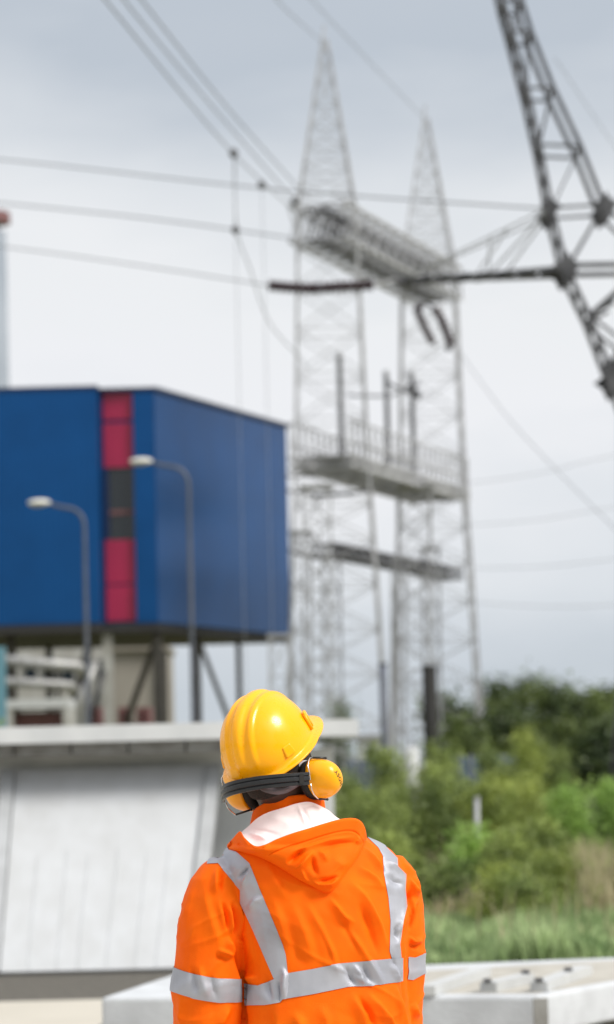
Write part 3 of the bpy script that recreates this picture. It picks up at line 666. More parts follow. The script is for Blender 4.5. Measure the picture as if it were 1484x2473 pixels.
# ------------------------------------------------------------------ mid-ground objects right
def mid():
    for px, y0, wd, m, lb in ((925, 1606, .17, 'pole', 'grey round post left of the dark brown post'), (1037, 1612, .30, 'steeld', 'thick dark brown post standing in the bushes')):
        p = at(px, y0, 60); t = thing('post', lb, 'post', (p.x, 60, 0)); b = MB(); b.tube([(p.x, 60, 0), (p.x, 60, p.z)], wd / 2, 16); b.build('shaft', M[m] if m != 'steeld' else M['foam'], t, smooth=True)
        b = MB(); b.tube([(p.x, 60, p.z), (p.x, 60, p.z + .04)], wd / 2 + .015, 16); b.build('cap', M['clamp'], t)
    # blue-grey fences
    for a, c, y0, Y, lb in ((1085, 1245, 1826, 62, 'blue grey panel fence below the dark trees'), (838, 945, 1838, 55, 'blue panel fence just right of the yellow ear cup')):
        A = at(a, y0, Y); B = at(c, y0, Y); t = thing('panel_fence', lb, 'fence', (A.x, Y, 0))
        n = 6; st = (B.x - A.x) / n
        b = MB()
        for k in range(n): b.box((A.x + k * st + .02, Y, .1), (A.x + (k + 1) * st - .02, Y + .03, A.z)); 
        b.build('panel', M['bfence'], t)
        for k in range(n + 1): b = MB(); b.box((A.x + k * st - .018, Y - .03, 0), (A.x + k * st + .018, Y + .06, A.z + .03)); b.build('fence_post', M['galvl'], t)
    # white site cabin and small white van behind bushes
    A = at(868, 1786, 70); B = at(935, 1786, 70); t = thing('site_cabin', 'small white site cabin seen right of the helmet', 'cabin', (A.x, 71, 0))
    b = MB(); b.box((A.x, 70, .1), (B.x, 73, A.z)); b.build('wall', M['white'], t); b = MB(); b.box((A.x - .08, 69.9, A.z), (B.x + .08, 73.1, A.z + .12)); b.build('roof', M['galvl'], t); b = MB(); b.box((A.x + .15, 69.97, A.z - .5), (A.x + .4, 69.995, A.z - .2)); b.build('window', M['glassd'], t)
    A = at(975, 1805, 66); B = at(1012, 1805, 66); t = thing('tank', 'upright white tank between the bushes left of the brown post', 'tank', ((A.x + B.x) / 2, 66, 0))
    b = MB(); b.tube([((A.x + B.x) / 2, 66, 0), ((A.x + B.x) / 2, 66, A.z - .05), ((A.x + B.x) / 2, 66, A.z)], [.17, .17, .1], 16); b.build('body', M['white'], t, smooth=True)
    b = MB(); b.tube([((A.x + B.x) / 2, 66, A.z), ((A.x + B.x) / 2, 66, A.z + .08)], .05, 8); b.build('valve', M['galv'], t)
    # white stem and grey wall
    p = at(1152, 1930, 33); t = thing('marker_post', 'slim white post standing among the shrubs', 'post', (p.x, 33, 0))
    b = MB(); b.tube([(p.x - .02, 33, 0), (p.x - .015, 33, .6), (p.x, 33, p.z)], [.035, .032, .03], 10); b.build('shaft', M['galvl'], t, smooth=True); b = MB(); b.tube([(p.x, 33, p.z), (p.x, 33, p.z + .03)], .036, 10); b.build('cap', M['galv'], t)
    A = at(1205, 1930, 48); B = at(1560, 1925, 48); t = thing('low_wall', 'low brown grey wall with posts in front of the dark trees', 'wall', ((A.x + B.x) / 2, 48, 0))
    b = MB(); b.box((A.x, 48, 0), (B.x, 48.2, A.z)); b.build('wall_panel', M['wallb'], t)
    for k in range(5): x = A.x + (B.x - A.x) * k / 4; b = MB(); b.box((x - .06, 47.94, 0), (x + .06, 48.0, A.z + .08)); b.build('pier', M['concs'], t)
mid()

# ------------------------------------------------------------------ vegetation
def leaf_cloud(blobs, n, size, rnd, shape=1.6):
    """leaves as small folded quads; blobs = [(center, (rx,ry,rz), weight)]"""
    V = []; Fc = []; tot = sum(b_[2] for b_ in blobs); i0 = 0
    for c, rad, wt in blobs:
        k = int(n * wt / tot)
        # leaf clumps so that gaps remain
        ncl = max(4, k // 22)
        for _ in range(ncl):
            d = Vector((rnd.gauss(0, 1), rnd.gauss(0, 1), rnd.gauss(0, 1))).normalized(); rr = rnd.random() ** .45 * (.8 + .35 * rnd.random())
            cc = Vector((c[0] + d.x * rad[0] * rr, c[1] + d.y * rad[1] * rr, c[2] + d.z * rad[2] * rr)); cs = size * (1.6 + 2.2 * rnd.random())
            for _ in range(22):
                p = cc + Vector((rnd.gauss(0, cs * .6), rnd.gauss(0, cs * .6), rnd.gauss(0, cs * .5)))
                if p.z < .03: p.z = .03 + rnd.random() * .1
                u = Vector((rnd.gauss(0, 1), rnd.gauss(0, 1), rnd.gauss(0, .7))).normalized(); v = u.cross(Vector((rnd.gauss(0, 1), rnd.gauss(0, 1), rnd.gauss(0, 1)))).normalized()
                s = size * (.6 + .8 * rnd.random()); w_ = s / shape
                V += [p - u * s * .5, p + v * w_ * .5, p + u * s * .5, p - v * w_ * .5]; Fc.append((i0, i0 + 1, i0 + 2, i0 + 3)); i0 += 4
    return V, Fc
def plant(name, x, y, h, wd, n, size, m, label, cat, seed, group=None, trunk_h=None, tr=.05, blobs=None, limbs=5, shape=1.6):
    rnd = random.Random(seed); t = thing(name, label, cat, (x, y, 0), group)
    th = trunk_h if trunk_h is not None else h * .3
    if blobs is None:
        blobs = []
        nb = 11
        for i in range(nb):
            f = (i + .5) / nb; zc = th + (h - th) * (.12 + .80 * f); sp = wd * .5 * (1 - .30 * f) * .85
            a = rnd.random() * 6.28
            blobs.append(((x + math.cos(a) * sp * rnd.random(), y + math.sin(a) * sp * rnd.random(), zc), (wd * .30 * (1.1 - .3 * f), wd * .30, (h - th) * .14), 1.2 - .4 * f))
    V, Fc = leaf_cloud(blobs, n, size, rnd, shape)
    b = MB(); b.v = [tuple(v) for v in V]; b.f = Fc; b.build('crown', m, t, fix=False)
    b = MB(); top = Vector((x + rnd.uniform(-.1, .1) * wd, y, h * .8))
    b.tube([(x, y, 0), (x + rnd.uniform(-.03, .03) * wd, y, th), top], [tr, tr * .7, tr * .2], 8)
    b.build('trunk', M['bark'], t, smooth=True)
    for k in range(limbs):
        bl = rnd.choice(blobs)[0]; s_ = Vector((x, y, th * (.6 + .5 * rnd.random()))); b = MB()
        b.tube([s_, s_.lerp(Vector(bl), .5) + Vector((0, 0, -.05 * h)), bl], [tr * .5, tr * .3, tr * .1], 6); b.build('limb', M['bark'], t, smooth=True)
    return t
# dark trees behind the fence
def tree_at(px, top_py, wpx, Y, m, seed, label, n=7000):
    p = at(px, top_py, Y); wd = wpx * Y / FP; n = int(n * 1.5)
    plant('broadleaf_tree', p.x, Y, p.z * .96, wd, n, .15, M[m], label, 'tree', seed, 'dark trees on the right', p.z * .12, .14)
tree_at(1092, 1668, 150, 96, 'leafd', 11, 'leftmost dark broadleaf tree, standing right behind the brown post')
tree_at(1178, 1640, 190, 99, 'leafd', 12, 'dark tree behind the pale right leg of the gantry tower')
tree_at(1305, 1622, 230, 95, 'leafd', 13, 'tallest rounded dark tree in the middle of the right-hand group')
tree_at(1395, 1672, 190, 92, 'leafd', 14, 'lower rounded dark tree right of the tallest tree')
tree_at(1478, 1655, 170, 97, 'leafd', 15, 'dark tree cut by the right edge of the photo')
tree_at(1240, 1705, 190, 86, 'leafd', 16, 'low dark tree in front of the tallest dark tree', 5000)
tree_at(1420, 1735, 220, 80, 'leafd', 17, 'low very dark bushy tree near the right edge above the grey wall', 7000)
tree_at(1130, 1740, 120, 84, 'leafd', 18, 'small dark tree at the right tower foot behind the blue grey fence', 3500)
p = at(818, 1695, 150); plant('broadleaf_tree', p.x, 150, p.z, 1.9, 2500, .2, M['leafd'], 'distant small tree top showing above the flat roof right of the helmet', 'tree', 33, None, 1.0, .1)
p = at(-12, 1820, 40); plant('broadleaf_tree', p.x - .05, 40, 2.2, .8, 1800, .09, M['leafm'], 'green tree sliver at the far left edge beside the bunker', 'tree', 34, None, .3, .05)
# shrubs: (px, top_py, width px, Y, material, label)
sh_ = [
    (842, 1868, 120, 42, 'leafm', 'green shrub directly right of the yellow ear cup'),
    (945, 1800, 110, 40, 'leafm', 'tall narrow green shrub in front of the grey post'),
    (900, 1905, 170, 34, 'leafm', 'broad green shrub above the worker\'s right shoulder tape'),
    (1062, 1788, 120, 41, 'leafm', 'tall green shrub at the foot of the dark brown post'),
    (1010, 1858, 160, 35, 'leafm', 'dense green shrub left of the slim white post'),
    (1105, 1868, 150, 37, 'leafm', 'green shrub right behind the slim white post'),
    (1190, 1872, 170, 34.5, 'leafy', 'yellowish shrub just right of the slim white post'),
    (1270, 1762, 120, 44, 'leafy', 'tallest yellow green shrub in front of the dark trees'),
    (1255, 1870, 150, 38, 'leafy', 'bushy yellow green shrub below the tallest shrub'),
    (1140, 2012, 80, 32, 'leafb', 'small bright green shrub at the foot of the white post'),
    (1230, 2020, 190, 31, 'leafm', 'wide olive shrub low in the middle of the right side'),
    (1300, 1985, 140, 33, 'leafm', 'dark olive shrub in front of the brown grey wall'),
    (1372, 1905, 90, 42, 'leafb', 'small bright leafy bush against the dark trees'),
    (1478, 1895, 70, 43, 'leafb', 'small bright leafy bush at the right edge'),
    (1270, 2140, 130, 28.5, 'leafm', 'low rounded shrub at the edge of the grass'),
    (1420, 2100, 200, 34, 'leafm', 'low grey green shrub at the right edge below the wall'),
    (1090, 2100, 110, 31, 'leafm', 'low olive shrub right of the worker\'s shoulder'),
    (1335, 1800, 120, 52, 'leafm', 'green shrub in front of the tallest dark tree right of the tall yellow green shrub'),
    (960, 2000, 170, 31, 'leafm', 'wide green shrub directly behind the worker\'s right shoulder'),
    (1340, 2060, 130, 32, 'leafy', 'yellowish low shrub between the pale grass and the olive shrub'),
    (1205, 2100, 150, 29, 'leafy', 'low yellowish shrub above the green grass in the middle of the right side'),
    (1180, 1800, 90, 50, 'leafm', 'slim green shrub in front of the blue grey fence'),
    (1430, 1985, 150, 43, 'leafd', 'dark low bush in front of the grey wall near the right edge'),
]
for i, (px, py, wpx, Y, m, lb) in enumerate(sh_):
    p = at(px, py, Y); hh = max(.35, p.z)
    plant('shrub', p.x, Y, hh, wpx * Y / FP, int(3800 + 2600 * hh), .055 if m != 'leafb' else .07, M[m], lb, 'shrub', 50 + i, 'shrubs on the waste ground', hh * .05, .018, limbs=4, shape=2.4)
# grass: one mass of blades
def blades(name, region, n, h0, h1, wd, m, label, seed, dens=None):
    rnd = random.Random(seed); V = []; Fc = []; k = 0
    while k < n:
        x = rnd.uniform(region[0], region[1]); y = rnd.uniform(region[2], region[3])
        if dens and rnd.random() > dens(x, y): continue
        hh = rnd.uniform(h0, h1) * max(.3, .8 + 1.1 * noise.noise(Vector((x * 1.3, y * .8, seed)))) ; a = rnd.random() * 6.28; dx = math.cos(a) * wd; dy = math.sin(a) * wd
        lx = rnd.gauss(0, .25) * hh; ly = rnd.gauss(0, .25) * hh; z0 = -.06
        i = len(V); V += [(x - dx, y - dy, z0), (x + dx, y + dy, z0), (x + lx * .4 + dx * .8, y + ly * .4 + dy * .8, hh * .6), (x + lx * .4 - dx * .8, y + ly * .4 - dy * .8, hh * .6), (x + lx, y + ly, hh)]
        Fc += [(i, i + 1, i + 2, i + 3), (i + 3, i + 2, i + 4)]; k += 1
    b = MB(); b.v = V; b.f = Fc; o = b.build(name, M[m], None, fix=False); return tag(o, label, 'grass', None, 'stuff')
def edge(x): return 24.7
blades('grass', (.9, 5.8, 24.9, 36), 60000, .06, .26, .011, 'grassg', 'low green grass and weeds along the edge of the pale concrete', 3, lambda x, y: 1.0 if noise.noise(Vector((x * .8, y * .5, 9))) > -.25 else .3)
blades('dry_grass', (.9, 5.6, 25.2, 40), 15000, .2, .65, .009, 'grassd', 'tall dry straw coloured grass between the shrubs', 5, lambda x, y: 1.0 if (abs(x - 1.5) < .4 or x > 2.75 + (y - 30) * .08) and y > 30 else .02)
blades('weed_cover', (-1, 12, 30, 62), 42000, .2, .6, .018, 'leafm', 'rough green weed cover between the shrubs and the fence', 8)

# ------------------------------------------------------------------ the worker
P0 = W = lambda px, py, dy=0.0: at(px, py, FOC + dy)
person_e = None
EX = [Vector((1, 0, 0)), Vector((0, 1, 0)), Vector((0, 0, 1))]
def interp(tab, v):
    xs = [a[0] for a in tab]; return [float(np.interp(v, xs, [a[k] for a in tab])) for k in range(1, len(tab[0]))]
def ring(c, a, b_, yaw, n=40, p=2.3):
    out = []
    for k in range(n):
        g = 2 * math.pi * k / n; cg, sg = math.cos(g), math.sin(g)
        u = a * math.copysign(abs(cg) ** (2 / p), cg); v = b_ * math.copysign(abs(sg) ** (2 / p), sg)
        out.append(Vector((c.x + u * math.cos(yaw) - v * math.sin(yaw), c.y + u * math.sin(yaw) + v * math.cos(yaw), c.z)))
    return out
YAW = R(17)      # torso faces slightly left: right side is farther away
TOR = [  # py, px, half width, depth offset, half depth
    (1985, 706, .088, .015, .080), (2005, 712, .112, .010, .085), (2024, 724, .152, .005, .092), (2040, 732, .184, 0, .100), (2058, 740, .205, 0, .110), (2085, 752, .222, 0, .122),
    (2130, 768, .222, 0, .135), (2200, 778, .212, 0, .146), (2290, 783, .202, 0, .150), (2370, 784, .199, 0, .148), (2473, 786, .206, 0, .150), (2600, 786, .216, .0, .155), (2760, 786, .222, .0, .160), (2800, 786, .222, .0, .160)]
LARM = [(2072, 545, .036, -.04), (2090, 536, .052, -.045), (2120, 526, .064, -.05), (2160, 520, .072, -.05), (2230, 512, .078, -.05), (2300, 509, .0815, -.045), (2335, 506, .083, -.045), (2390, 501, .0865, -.04),
        (2425, 503, .0815, -.035), (2473, 503, .084, -.03), (2540, 505, .080, -.01), (2640, 512, .070, .03), (2745, 522, .060, .08)]
RARM = [(2068, 935, .036, .06), (2090, 946, .050, .065), (2125, 955, .060, .075), (2170, 956, .067, .08), (2230, 955, .0715, .085), (2302, 954, .0725, .085), (2355, 952, .0725, .085), (2410, 950, .073, .09),
        (2473, 947, .073, .095), (2540, 945, .070, .11), (2640, 938, .062, .15), (2745, 928, .055, .20)]
def sections(tab, step, f):
    rr = []; y = tab[0][0]
    while y <= tab[-1][0]: rr.append(f(y, *interp(tab, y))); y += step
    return rr
jb = MB()
jb.loft(sections(TOR, 8, lambda py, px, a, dy, b_: ring(W(px, py, dy), a, b_, YAW)))
jb.loft(sections(LARM, 8, lambda py, px, r, dy: ring(W(px, py, dy), r, r * 1.05, YAW, 28, 2.1)))
jb.loft(sections(RARM, 8, lambda py, px, r, dy: ring(W(px, py, dy), r, r * 1.05, YAW, 28, 2.1)))
tmp = jb.build('tmp', None)
for k_, kw in (('REMESH', dict(mode='VOXEL', voxel_size=.0035)), ('SMOOTH', dict(factor=.5, iterations=9))):
    md = tmp.modifiers.new(k_, k_)
    for a, b_ in kw.items(): setattr(md, a, b_)
dg = bpy.context.evaluated_depsgraph_get()
me = bpy.data.meshes.new_from_object(tmp.evaluated_get(dg)); bpy.data.objects.remove(tmp)
nv = len(me.vertices); co = np.empty(nv * 3); me.vertices.foreach_get('co', co); co = co.reshape(-1, 3)
no = np.empty(nv * 3); me.vertices.foreach_get('normal', no); no = no.reshape(-1, 3)
def project_np(co):
    q = (co - np.array(CAM)) @ np.array(M3); return 742 + FP * q[:, 0] / -q[:, 2], 1236.5 - FP * q[:, 1] / -q[:, 2]
def foldsum(px, py, folds):
    """folds: (polyline, width px, amplitude m, asymmetry) : smooth ridges (or valleys) that fade out at both ends"""
    out_ = np.zeros_like(px)
    for pl, wd, amp, asym in folds:
        best = np.full_like(px, 1e9); sg = np.zeros_like(px); tt = np.zeros_like(px); L = [0]
        for (ax_, ay_), (bx_, by_) in zip(pl[:-1], pl[1:]): L.append(L[-1] + math.hypot(bx_ - ax_, by_ - ay_))
        for i, ((ax_, ay_), (bx_, by_)) in enumerate(zip(pl[:-1], pl[1:])):
            dx, dy = bx_ - ax_, by_ - ay_; l2 = dx * dx + dy * dy
            u = np.clip(((px - ax_) * dx + (py - ay_) * dy) / l2, 0, 1); ex = px - ax_ - u * dx; ey = py - ay_ - u * dy; d = np.hypot(ex, ey)
            s = (dx * ey - dy * ex) / math.sqrt(l2); m_ = d < best; best = np.where(m_, d, best); sg = np.where(m_, s, sg); tt = np.where(m_, (L[i] + u * (L[i + 1] - L[i])) / L[-1], tt)
        fade = np.clip(np.minimum(tt, 1 - tt) * 2.4, 0, 1); fade = fade * fade * (3 - 2 * fade)
        ww = wd * (1 + asym * np.tanh(sg / wd)); g_ = .7 * np.exp(-(best / ww) ** 2) + .3 * np.exp(-1.5 * best / ww)
        edge_ = np.exp(-(np.maximum(0, best - 0) / (wd * 3)) ** 2)
        out_ += amp * g_ * fade * edge_
    return out_
folds = [
    # back, radiating from the hood tip to lower right
    ([(735, 2170), (770, 2235), (800, 2300), (822, 2370)], 13, .010, .5), ([(700, 2175), (735, 2250), (760, 2330)], 18, .006, .3),
    ([(760, 2215), (792, 2290), (812, 2345)], 10, -.006, .2),
    ([(792, 2165), (830, 2215), (862, 2232)], 9, .010, .5), ([(825, 2225), (870, 2290), (905, 2345), (935, 2400)], 13, .008, .5),
    ([(838, 2122), (880, 2165), (915, 2230), (940, 2300)], 10, .009, .5), ([(862, 2090), (905, 2120), (930, 2150)], 8, .007, .4), ([(885, 2050), (915, 2085), (930, 2110)], 7, .007, .4),
    ([(860, 2170), (893, 2240), (918, 2320)], 9, -.006, .2), ([(805, 2180), (845, 2262), (880, 2330)], 8, -.004, .2),
    ([(640, 2075), (660, 2120), (700, 2180)], 14, .005, .3), ([(650, 2145), (680, 2230), (702, 2300)], 14, .004, .3), ([(700, 2250), (722, 2310), (745, 2340)], 12, -.004, 0),
    # below the band
    ([(880, 2392), (915, 2430), (950, 2480), (960, 2520)], 11, .011, .5), ([(845, 2395), (870, 2440), (890, 2500)], 13, .009, .4), ([(862, 2400), (895, 2450), (915, 2500)], 7, -.007, .2),
    ([(700, 2440), (725, 2470), (735, 2530)], 16, .007, .3), ([(640, 2430), (650, 2470), (660, 2530)], 15, -.006, .3), ([(770, 2420), (790, 2470), (800, 2530)], 16, .005, .3),
    ([(955, 2370), (965, 2420), (978, 2473), (990, 2530)], 6, .010, .6), ([(945, 2320), (958, 2350), (966, 2380)], 6, .007, .5), ([(946, 2300), (952, 2330), (962, 2372)], 5, -.004, .2),
    # left armhole pleats
    ([(527, 2086), (524, 2130), (522, 2165)], 7, .008, .6), ([(540, 2090), (533, 2135), (531, 2165)], 6, -.006, 0),
    ([(526, 2164), (540, 2210), (550, 2262)], 8, .010, .4), ([(534, 2172), (545, 2215), (552, 2260)], 6, -.012, 0), ([(551, 2172), (556, 2215), (562, 2268)], 7, .010, .4), ([(562, 2176), (566, 2220), (570, 2265)], 6, -.012, 0), ([(552, 2240), (562, 2280), (578, 2315), (587, 2362), (588, 2420), (589, 2500), (590, 2600)], 6, -.016, 0), ([(548, 2290), (566, 2330), (577, 2380), (578, 2440), (579, 2520)], 9, .007, .3), ([(974, 2200), (976, 2280), (977, 2370), (983, 2440), (990, 2520)], 5, -.010, 0),
    ([(575, 2165), (578, 2215), (582, 2275)], 7, .010, .4), ([(590, 2200), (598, 2260), (610, 2330)], 12, .007, .3), ([(572, 2265), (588, 2282), (600, 2276)], 7, .006, .2),
    ([(550, 2260), (562, 2285), (572, 2312)], 8, .010, .5), ([(522, 2292), (548, 2302), (568, 2312)], 7, .009, .6), ([(518, 2306), (545, 2314), (562, 2320)], 7, -.006, .1),
    ([(470, 2110), (455, 2180), (445, 2260)], 12, .003, .2), ([(500, 2110), (497, 2170), (520, 2250), (540, 2320)], 14, .005, .3), ([(480, 2320), (490, 2370), (505, 2420)], 9, .005, .3), ([(462, 2330), (470, 2370), (480, 2408)], 7, -.005, 0), ([(505, 2345), (515, 2385), (530, 2420)], 8, -.004, 0),
    ([(560, 2420), (545, 2450), (525, 2490)], 12, .008, .3), ([(430, 2400), (440, 2440), (436, 2490)], 10, .006, .3), ([(590, 2350), (600, 2362), (625, 2360)], 8, .009, .4), ([(640, 2350), (650, 2395), (660, 2425)], 8, -.006, .2), ([(678, 2330), (690, 2355), (686, 2420)], 6, .008, .5), ([(672, 2360), (676, 2400), (674, 2430)], 5, -.005, .1),
    # tape folds on the back
    ([(570, 2125), (590, 2105), (604, 2088)], 5, -.006, .3), ([(583, 2150), (598, 2110), (606, 2090)], 4, .005, .3), ([(600, 2200), (618, 2175), (640, 2165)], 8, .006, .3), ([(830, 2330), (845, 2355), (862, 2385)], 8, -.006, .2), ([(848, 2325), (868, 2350), (880, 2385)], 8, .005, .3), ([(870, 2322), (885, 2350), (898, 2380)], 7, -.004, .2),
    ([(925, 2075), (955, 2095), (980, 2112)], 8, .007, .5), ([(930, 2110), (955, 2128), (978, 2140)], 9, -.006, .2), ([(983, 2190), (975, 2225), (960, 2260)], 8, .008, .5), ([(966, 2225), (958, 2245), (962, 2280)], 5, -.006, .2),
    # right sleeve
    ([(1005, 2110), (1010, 2135), (1018, 2160)], 6, .007, .5), ([(985, 2115), (1000, 2145), (1020, 2168)], 8, .010, .5), ([(1020, 2172), (1000, 2182), (988, 2225), (978, 2258)], 7, .011, .5), ([(1005, 2190), (995, 2220), (985, 2250)], 6, -.010, .1),
    ([(980, 2262), (1000, 2275), (1024, 2270)], 7, .010, .5), ([(984, 2278), (1000, 2284), (1020, 2278)], 6, -.008, .1), ([(984, 2140), (990, 2170), (984, 2210)], 5, -.008, .1), ([(998, 2420), (1005, 2445), (1018, 2460)], 9, .007, .4),
]
ppx, ppy = project_np(co)
back = np.clip(-no[:, 1] * 1.6, 0, 1)
disp = foldsum(ppx, ppy, folds) * back * 1.7
tiny = np.array([noise.noise(Vector((c[0] * 9 + c[2] * 4, c[1] * 9, c[2] * 5 - c[0] * 3))) + .5 * noise.noise(Vector((c[0] * 24 + c[2] * 10, c[1] * 24, c[2] * 12 - c[0] * 9))) for c in co])
disp += tiny * .0030
def crease(c, f, ang, st, seed):
    u = (c[0] * math.cos(ang) + c[2] * math.sin(ang)) * f; v = (-c[0] * math.sin(ang) + c[2] * math.cos(ang)) * f * st
    n_ = noise.noise(Vector((u + seed, v, c[1] * f * .6))) + .4 * noise.noise(Vector((u * 2.1 + seed, v * 2.1, c[1] * f)))
    return max(0, 1 - abs(n_) * 2.6) ** 2
cr1 = np.array([crease(c, 13, R(62), .22, 3.1) for c in co]); cr2 = np.array([crease(c, 16, R(108), .25, 8.7) for c in co])
arm_w = np.clip((590 - ppx) / 25, 0, 1) + np.clip((ppx - 970) / 15, 0, 1)
disp += (cr1 * .0036 * (1 - arm_w) + cr2 * .0031 * arm_w) - .0012
co2 = co + no * disp[:, None]
me.vertices.foreach_set('co', co2.ravel()); me.update()
me.polygons.foreach_set('use_smooth', [True] * len(me.polygons)); me.materials.append(M['orange'])
bm = bmesh.new(); bm.from_mesh(me); BV = BVHTree.FromBMesh(bm); bm.free()

person = thing('person', 'person seen from behind in an orange high-visibility jacket and yellow safety helmet looking up', 'person', (W(770, 1850, 0).x, FOC, 0))
jacket = bpy.data.objects.new('jacket', me); C.objects.link(jacket); jacket.parent = person; jacket.matrix_parent_inverse = Matrix.Translation(person.location).inverted()

def hitpx(px, py, off=.0014):
    d = ray(px, py); h, n, i, dist = BV.ray_cast(CAM, d, 12)
    if h is None: return None
    return h + n * off
def rc(o, d, off=.0018, mx_=2.0):
    h, n, i, dist = BV.ray_cast(o, d, mx_)
    return None if h is None else (h + n * off)
def curve(tab, u, key=0):
    """points list -> point at param u (arc length)"""
    L = [0]
    for a, c in zip(tab[:-1], tab[1:]): L.append(L[-1] + math.dist(a, c))
    s = u * L[-1]; return tuple(float(np.interp(s, L, [p[k] for p in tab])) for k in range(len(tab[0])))
def strip(rows, name='reflective_tape'):
    """rows of points (None allowed) -> thin sheet with cloth thickness"""
    V = []; idx = {}
    for i, r_ in enumerate(rows):
        for k, p in enumerate(r_):
            if p is not None: idx[i, k] = len(V); V.append(p)
    Fc = []
    for i in range(len(rows) - 1):
        for k in range(len(rows[0]) - 1):
            q = [(i, k), (i, k + 1), (i + 1, k + 1), (i + 1, k)]
            if all(a in idx for a in q):
                pts = [V[idx[a]] for a in q]
                if max((pts[a] - pts[(a + 1) % 4]).length for a in range(4)) < .045: Fc.append(tuple(idx[a] for a in q))
    b = MB(); b.v = [tuple(v) for v in V]; b.f = Fc
    o = b.build(name, M['tape'], jacket, smooth=True)
    return o
# left diagonal brace (from behind), continuing over the shoulder
Lr = [(548, 2047), (571, 2057), (603, 2085), (633, 2159), (661, 2225), (683, 2279), (691, 2306), (696, 2352)]
Ll = [(497, 2082), (527, 2085), (553, 2118), (581, 2150), (581, 2181), (612, 2247), (639, 2310), (663, 2366)]
def tapegrid(Lc, Rc, n, m=10):
    rows = []
    for i in range(n + 1):
        u = i / n; a = curve(Lc, u); c = curve(Rc, u)
        rows.append([hitpx(a[0] + (c[0] - a[0]) * k / m, a[1] + (c[1] - a[1]) * k / m) for k in range(m + 1)])
    return rows
def clampsil(tab, inset=2): return tab
rows = tapegrid([(499, 2087)] + Ll[1:], [(551, 2052)] + Lr[1:], 170, 30)
SHX = .45
def over_shoulder(row0, n=16, fwd=.30):
    ext = []
    base = [p for p in row0 if p is not None]
    for j in range(n, 0, -1):
        s = j / n * fwd; r_ = []
        for p in row0:
            if p is None: r_.append(None); continue
            o = Vector((p.x + s * SHX, p.y + s, p.z + .25)); h = rc(o, Vector((0, 0, -1)), .0022, .6); r_.append(h)
        ext.append(r_)
    return ext
SHX = .12
strip(over_shoulder(rows[1], 24, .12) + rows[1:])
Rr = [(931, 2044), (960, 2073), (961, 2091), (981, 2112), (979, 2148), (983, 2188), (975, 2224), (966, 2280), (970, 2316)]
Rl = [(887, 2022), (914, 2048), (925, 2068), (927, 2109), (938, 2168), (943, 2224), (941, 2297), (947, 2318)]
rowsr = tapegrid(Rl, Rr, 150, 26)
SHX = -.3
strip(over_shoulder(rowsr[1], 24, .12) + rowsr[1:])
# bands round torso and arms: radial casts
def band(axis_tab, top, bot, name_off=.0024, n=120, m=8, maxr=.30, pxr=None, phis=(0, 360)):
    rows = [[] for _ in range(m + 1)]
    for i in range(n + 1):
        phi = R(phis[0] + (phis[1] - phis[0]) * i / n); d = Vector((math.cos(phi), math.sin(phi), 0))
        for j in range(m + 1):
            px_guess = None; py = (interp(top, top[0][0])[0] + interp(bot, bot[0][0])[0]) / 2; hit = None
            for it in range(3):
                vals = interp(axis_tab, py); c = W(vals[0], py, vals[2] if len(vals) == 3 else vals[2])
                hit = rc(c, d, name_off, maxr)
                if hit is None: break
                qx, qy = proj(hit)
                # front-side points mirror the height curve
                t_ = interp(top, qx)[0]; b_ = interp(bot, qx)[0]; py = t_ + (b_ - t_) * j / m
            if hit is not None:
                vals = interp(axis_tab, py); c = W(vals[0], py, vals[2]); hit = rc(c, d, name_off, maxr)
            rows[j].append(hit)
    return rows
torax = [(a[0], a[1], a[2], a[3]) for a in TOR]
tb_top = [(560, 2376), (590, 2374), (624, 2380), (662, 2365), (696, 2350), (755, 2340), (816, 2327), (946, 2315), (973, 2313), (1000, 2312)]
tb_bot = [(560, 2430), (605, 2428), (641, 2427), (678, 2421), (684, 2413), (755, 2401), (841, 2383), (902, 2380), (958, 2372), (974, 2369), (1000, 2368)]
# back of the torso by camera rays (exact outline), front by radial rays
rows_b = []
for j in range(27):
    r_ = []
    for i in range(301):
        px = 590.5 + (973 - 590.5) * i / 300; t_ = interp(tb_top, px)[0]; b_ = interp(tb_bot, px)[0]; r_.append(hitpx(px, t_ + (b_ - t_) * j / 26, .0022))
    rows_b.append(r_)
strip(rows_b)
strip(band(torax, tb_top, tb_bot, .0022, 90, 8, .235, phis=(20, 178)))
la = [(a[0], a[1], a[2], a[3]) for a in LARM]; ra = [(a[0], a[1], a[2], a[3]) for a in RARM]
la_top = [(400, 2329), (421, 2333), (428, 2335), (466, 2345), (527, 2357), (588, 2363), (600, 2364)]; la_bot = [(400, 2388), (414, 2390), (427, 2392), (478, 2406), (529, 2415.5), (573, 2417.5), (600, 2418)]
ra_top = [(950, 2300), (974, 2305), (1004, 2309.5), (1025, 2302), (1040, 2300)]; ra_bot = [(950, 2355), (975, 2358.5), (999, 2363), (1024, 2351.5), (1040, 2350)]
strip(band(la, la_top, la_bot, .0022, 160, 8, .102)); strip(band(ra, ra_top, ra_bot, .0022, 160, 8, .084))

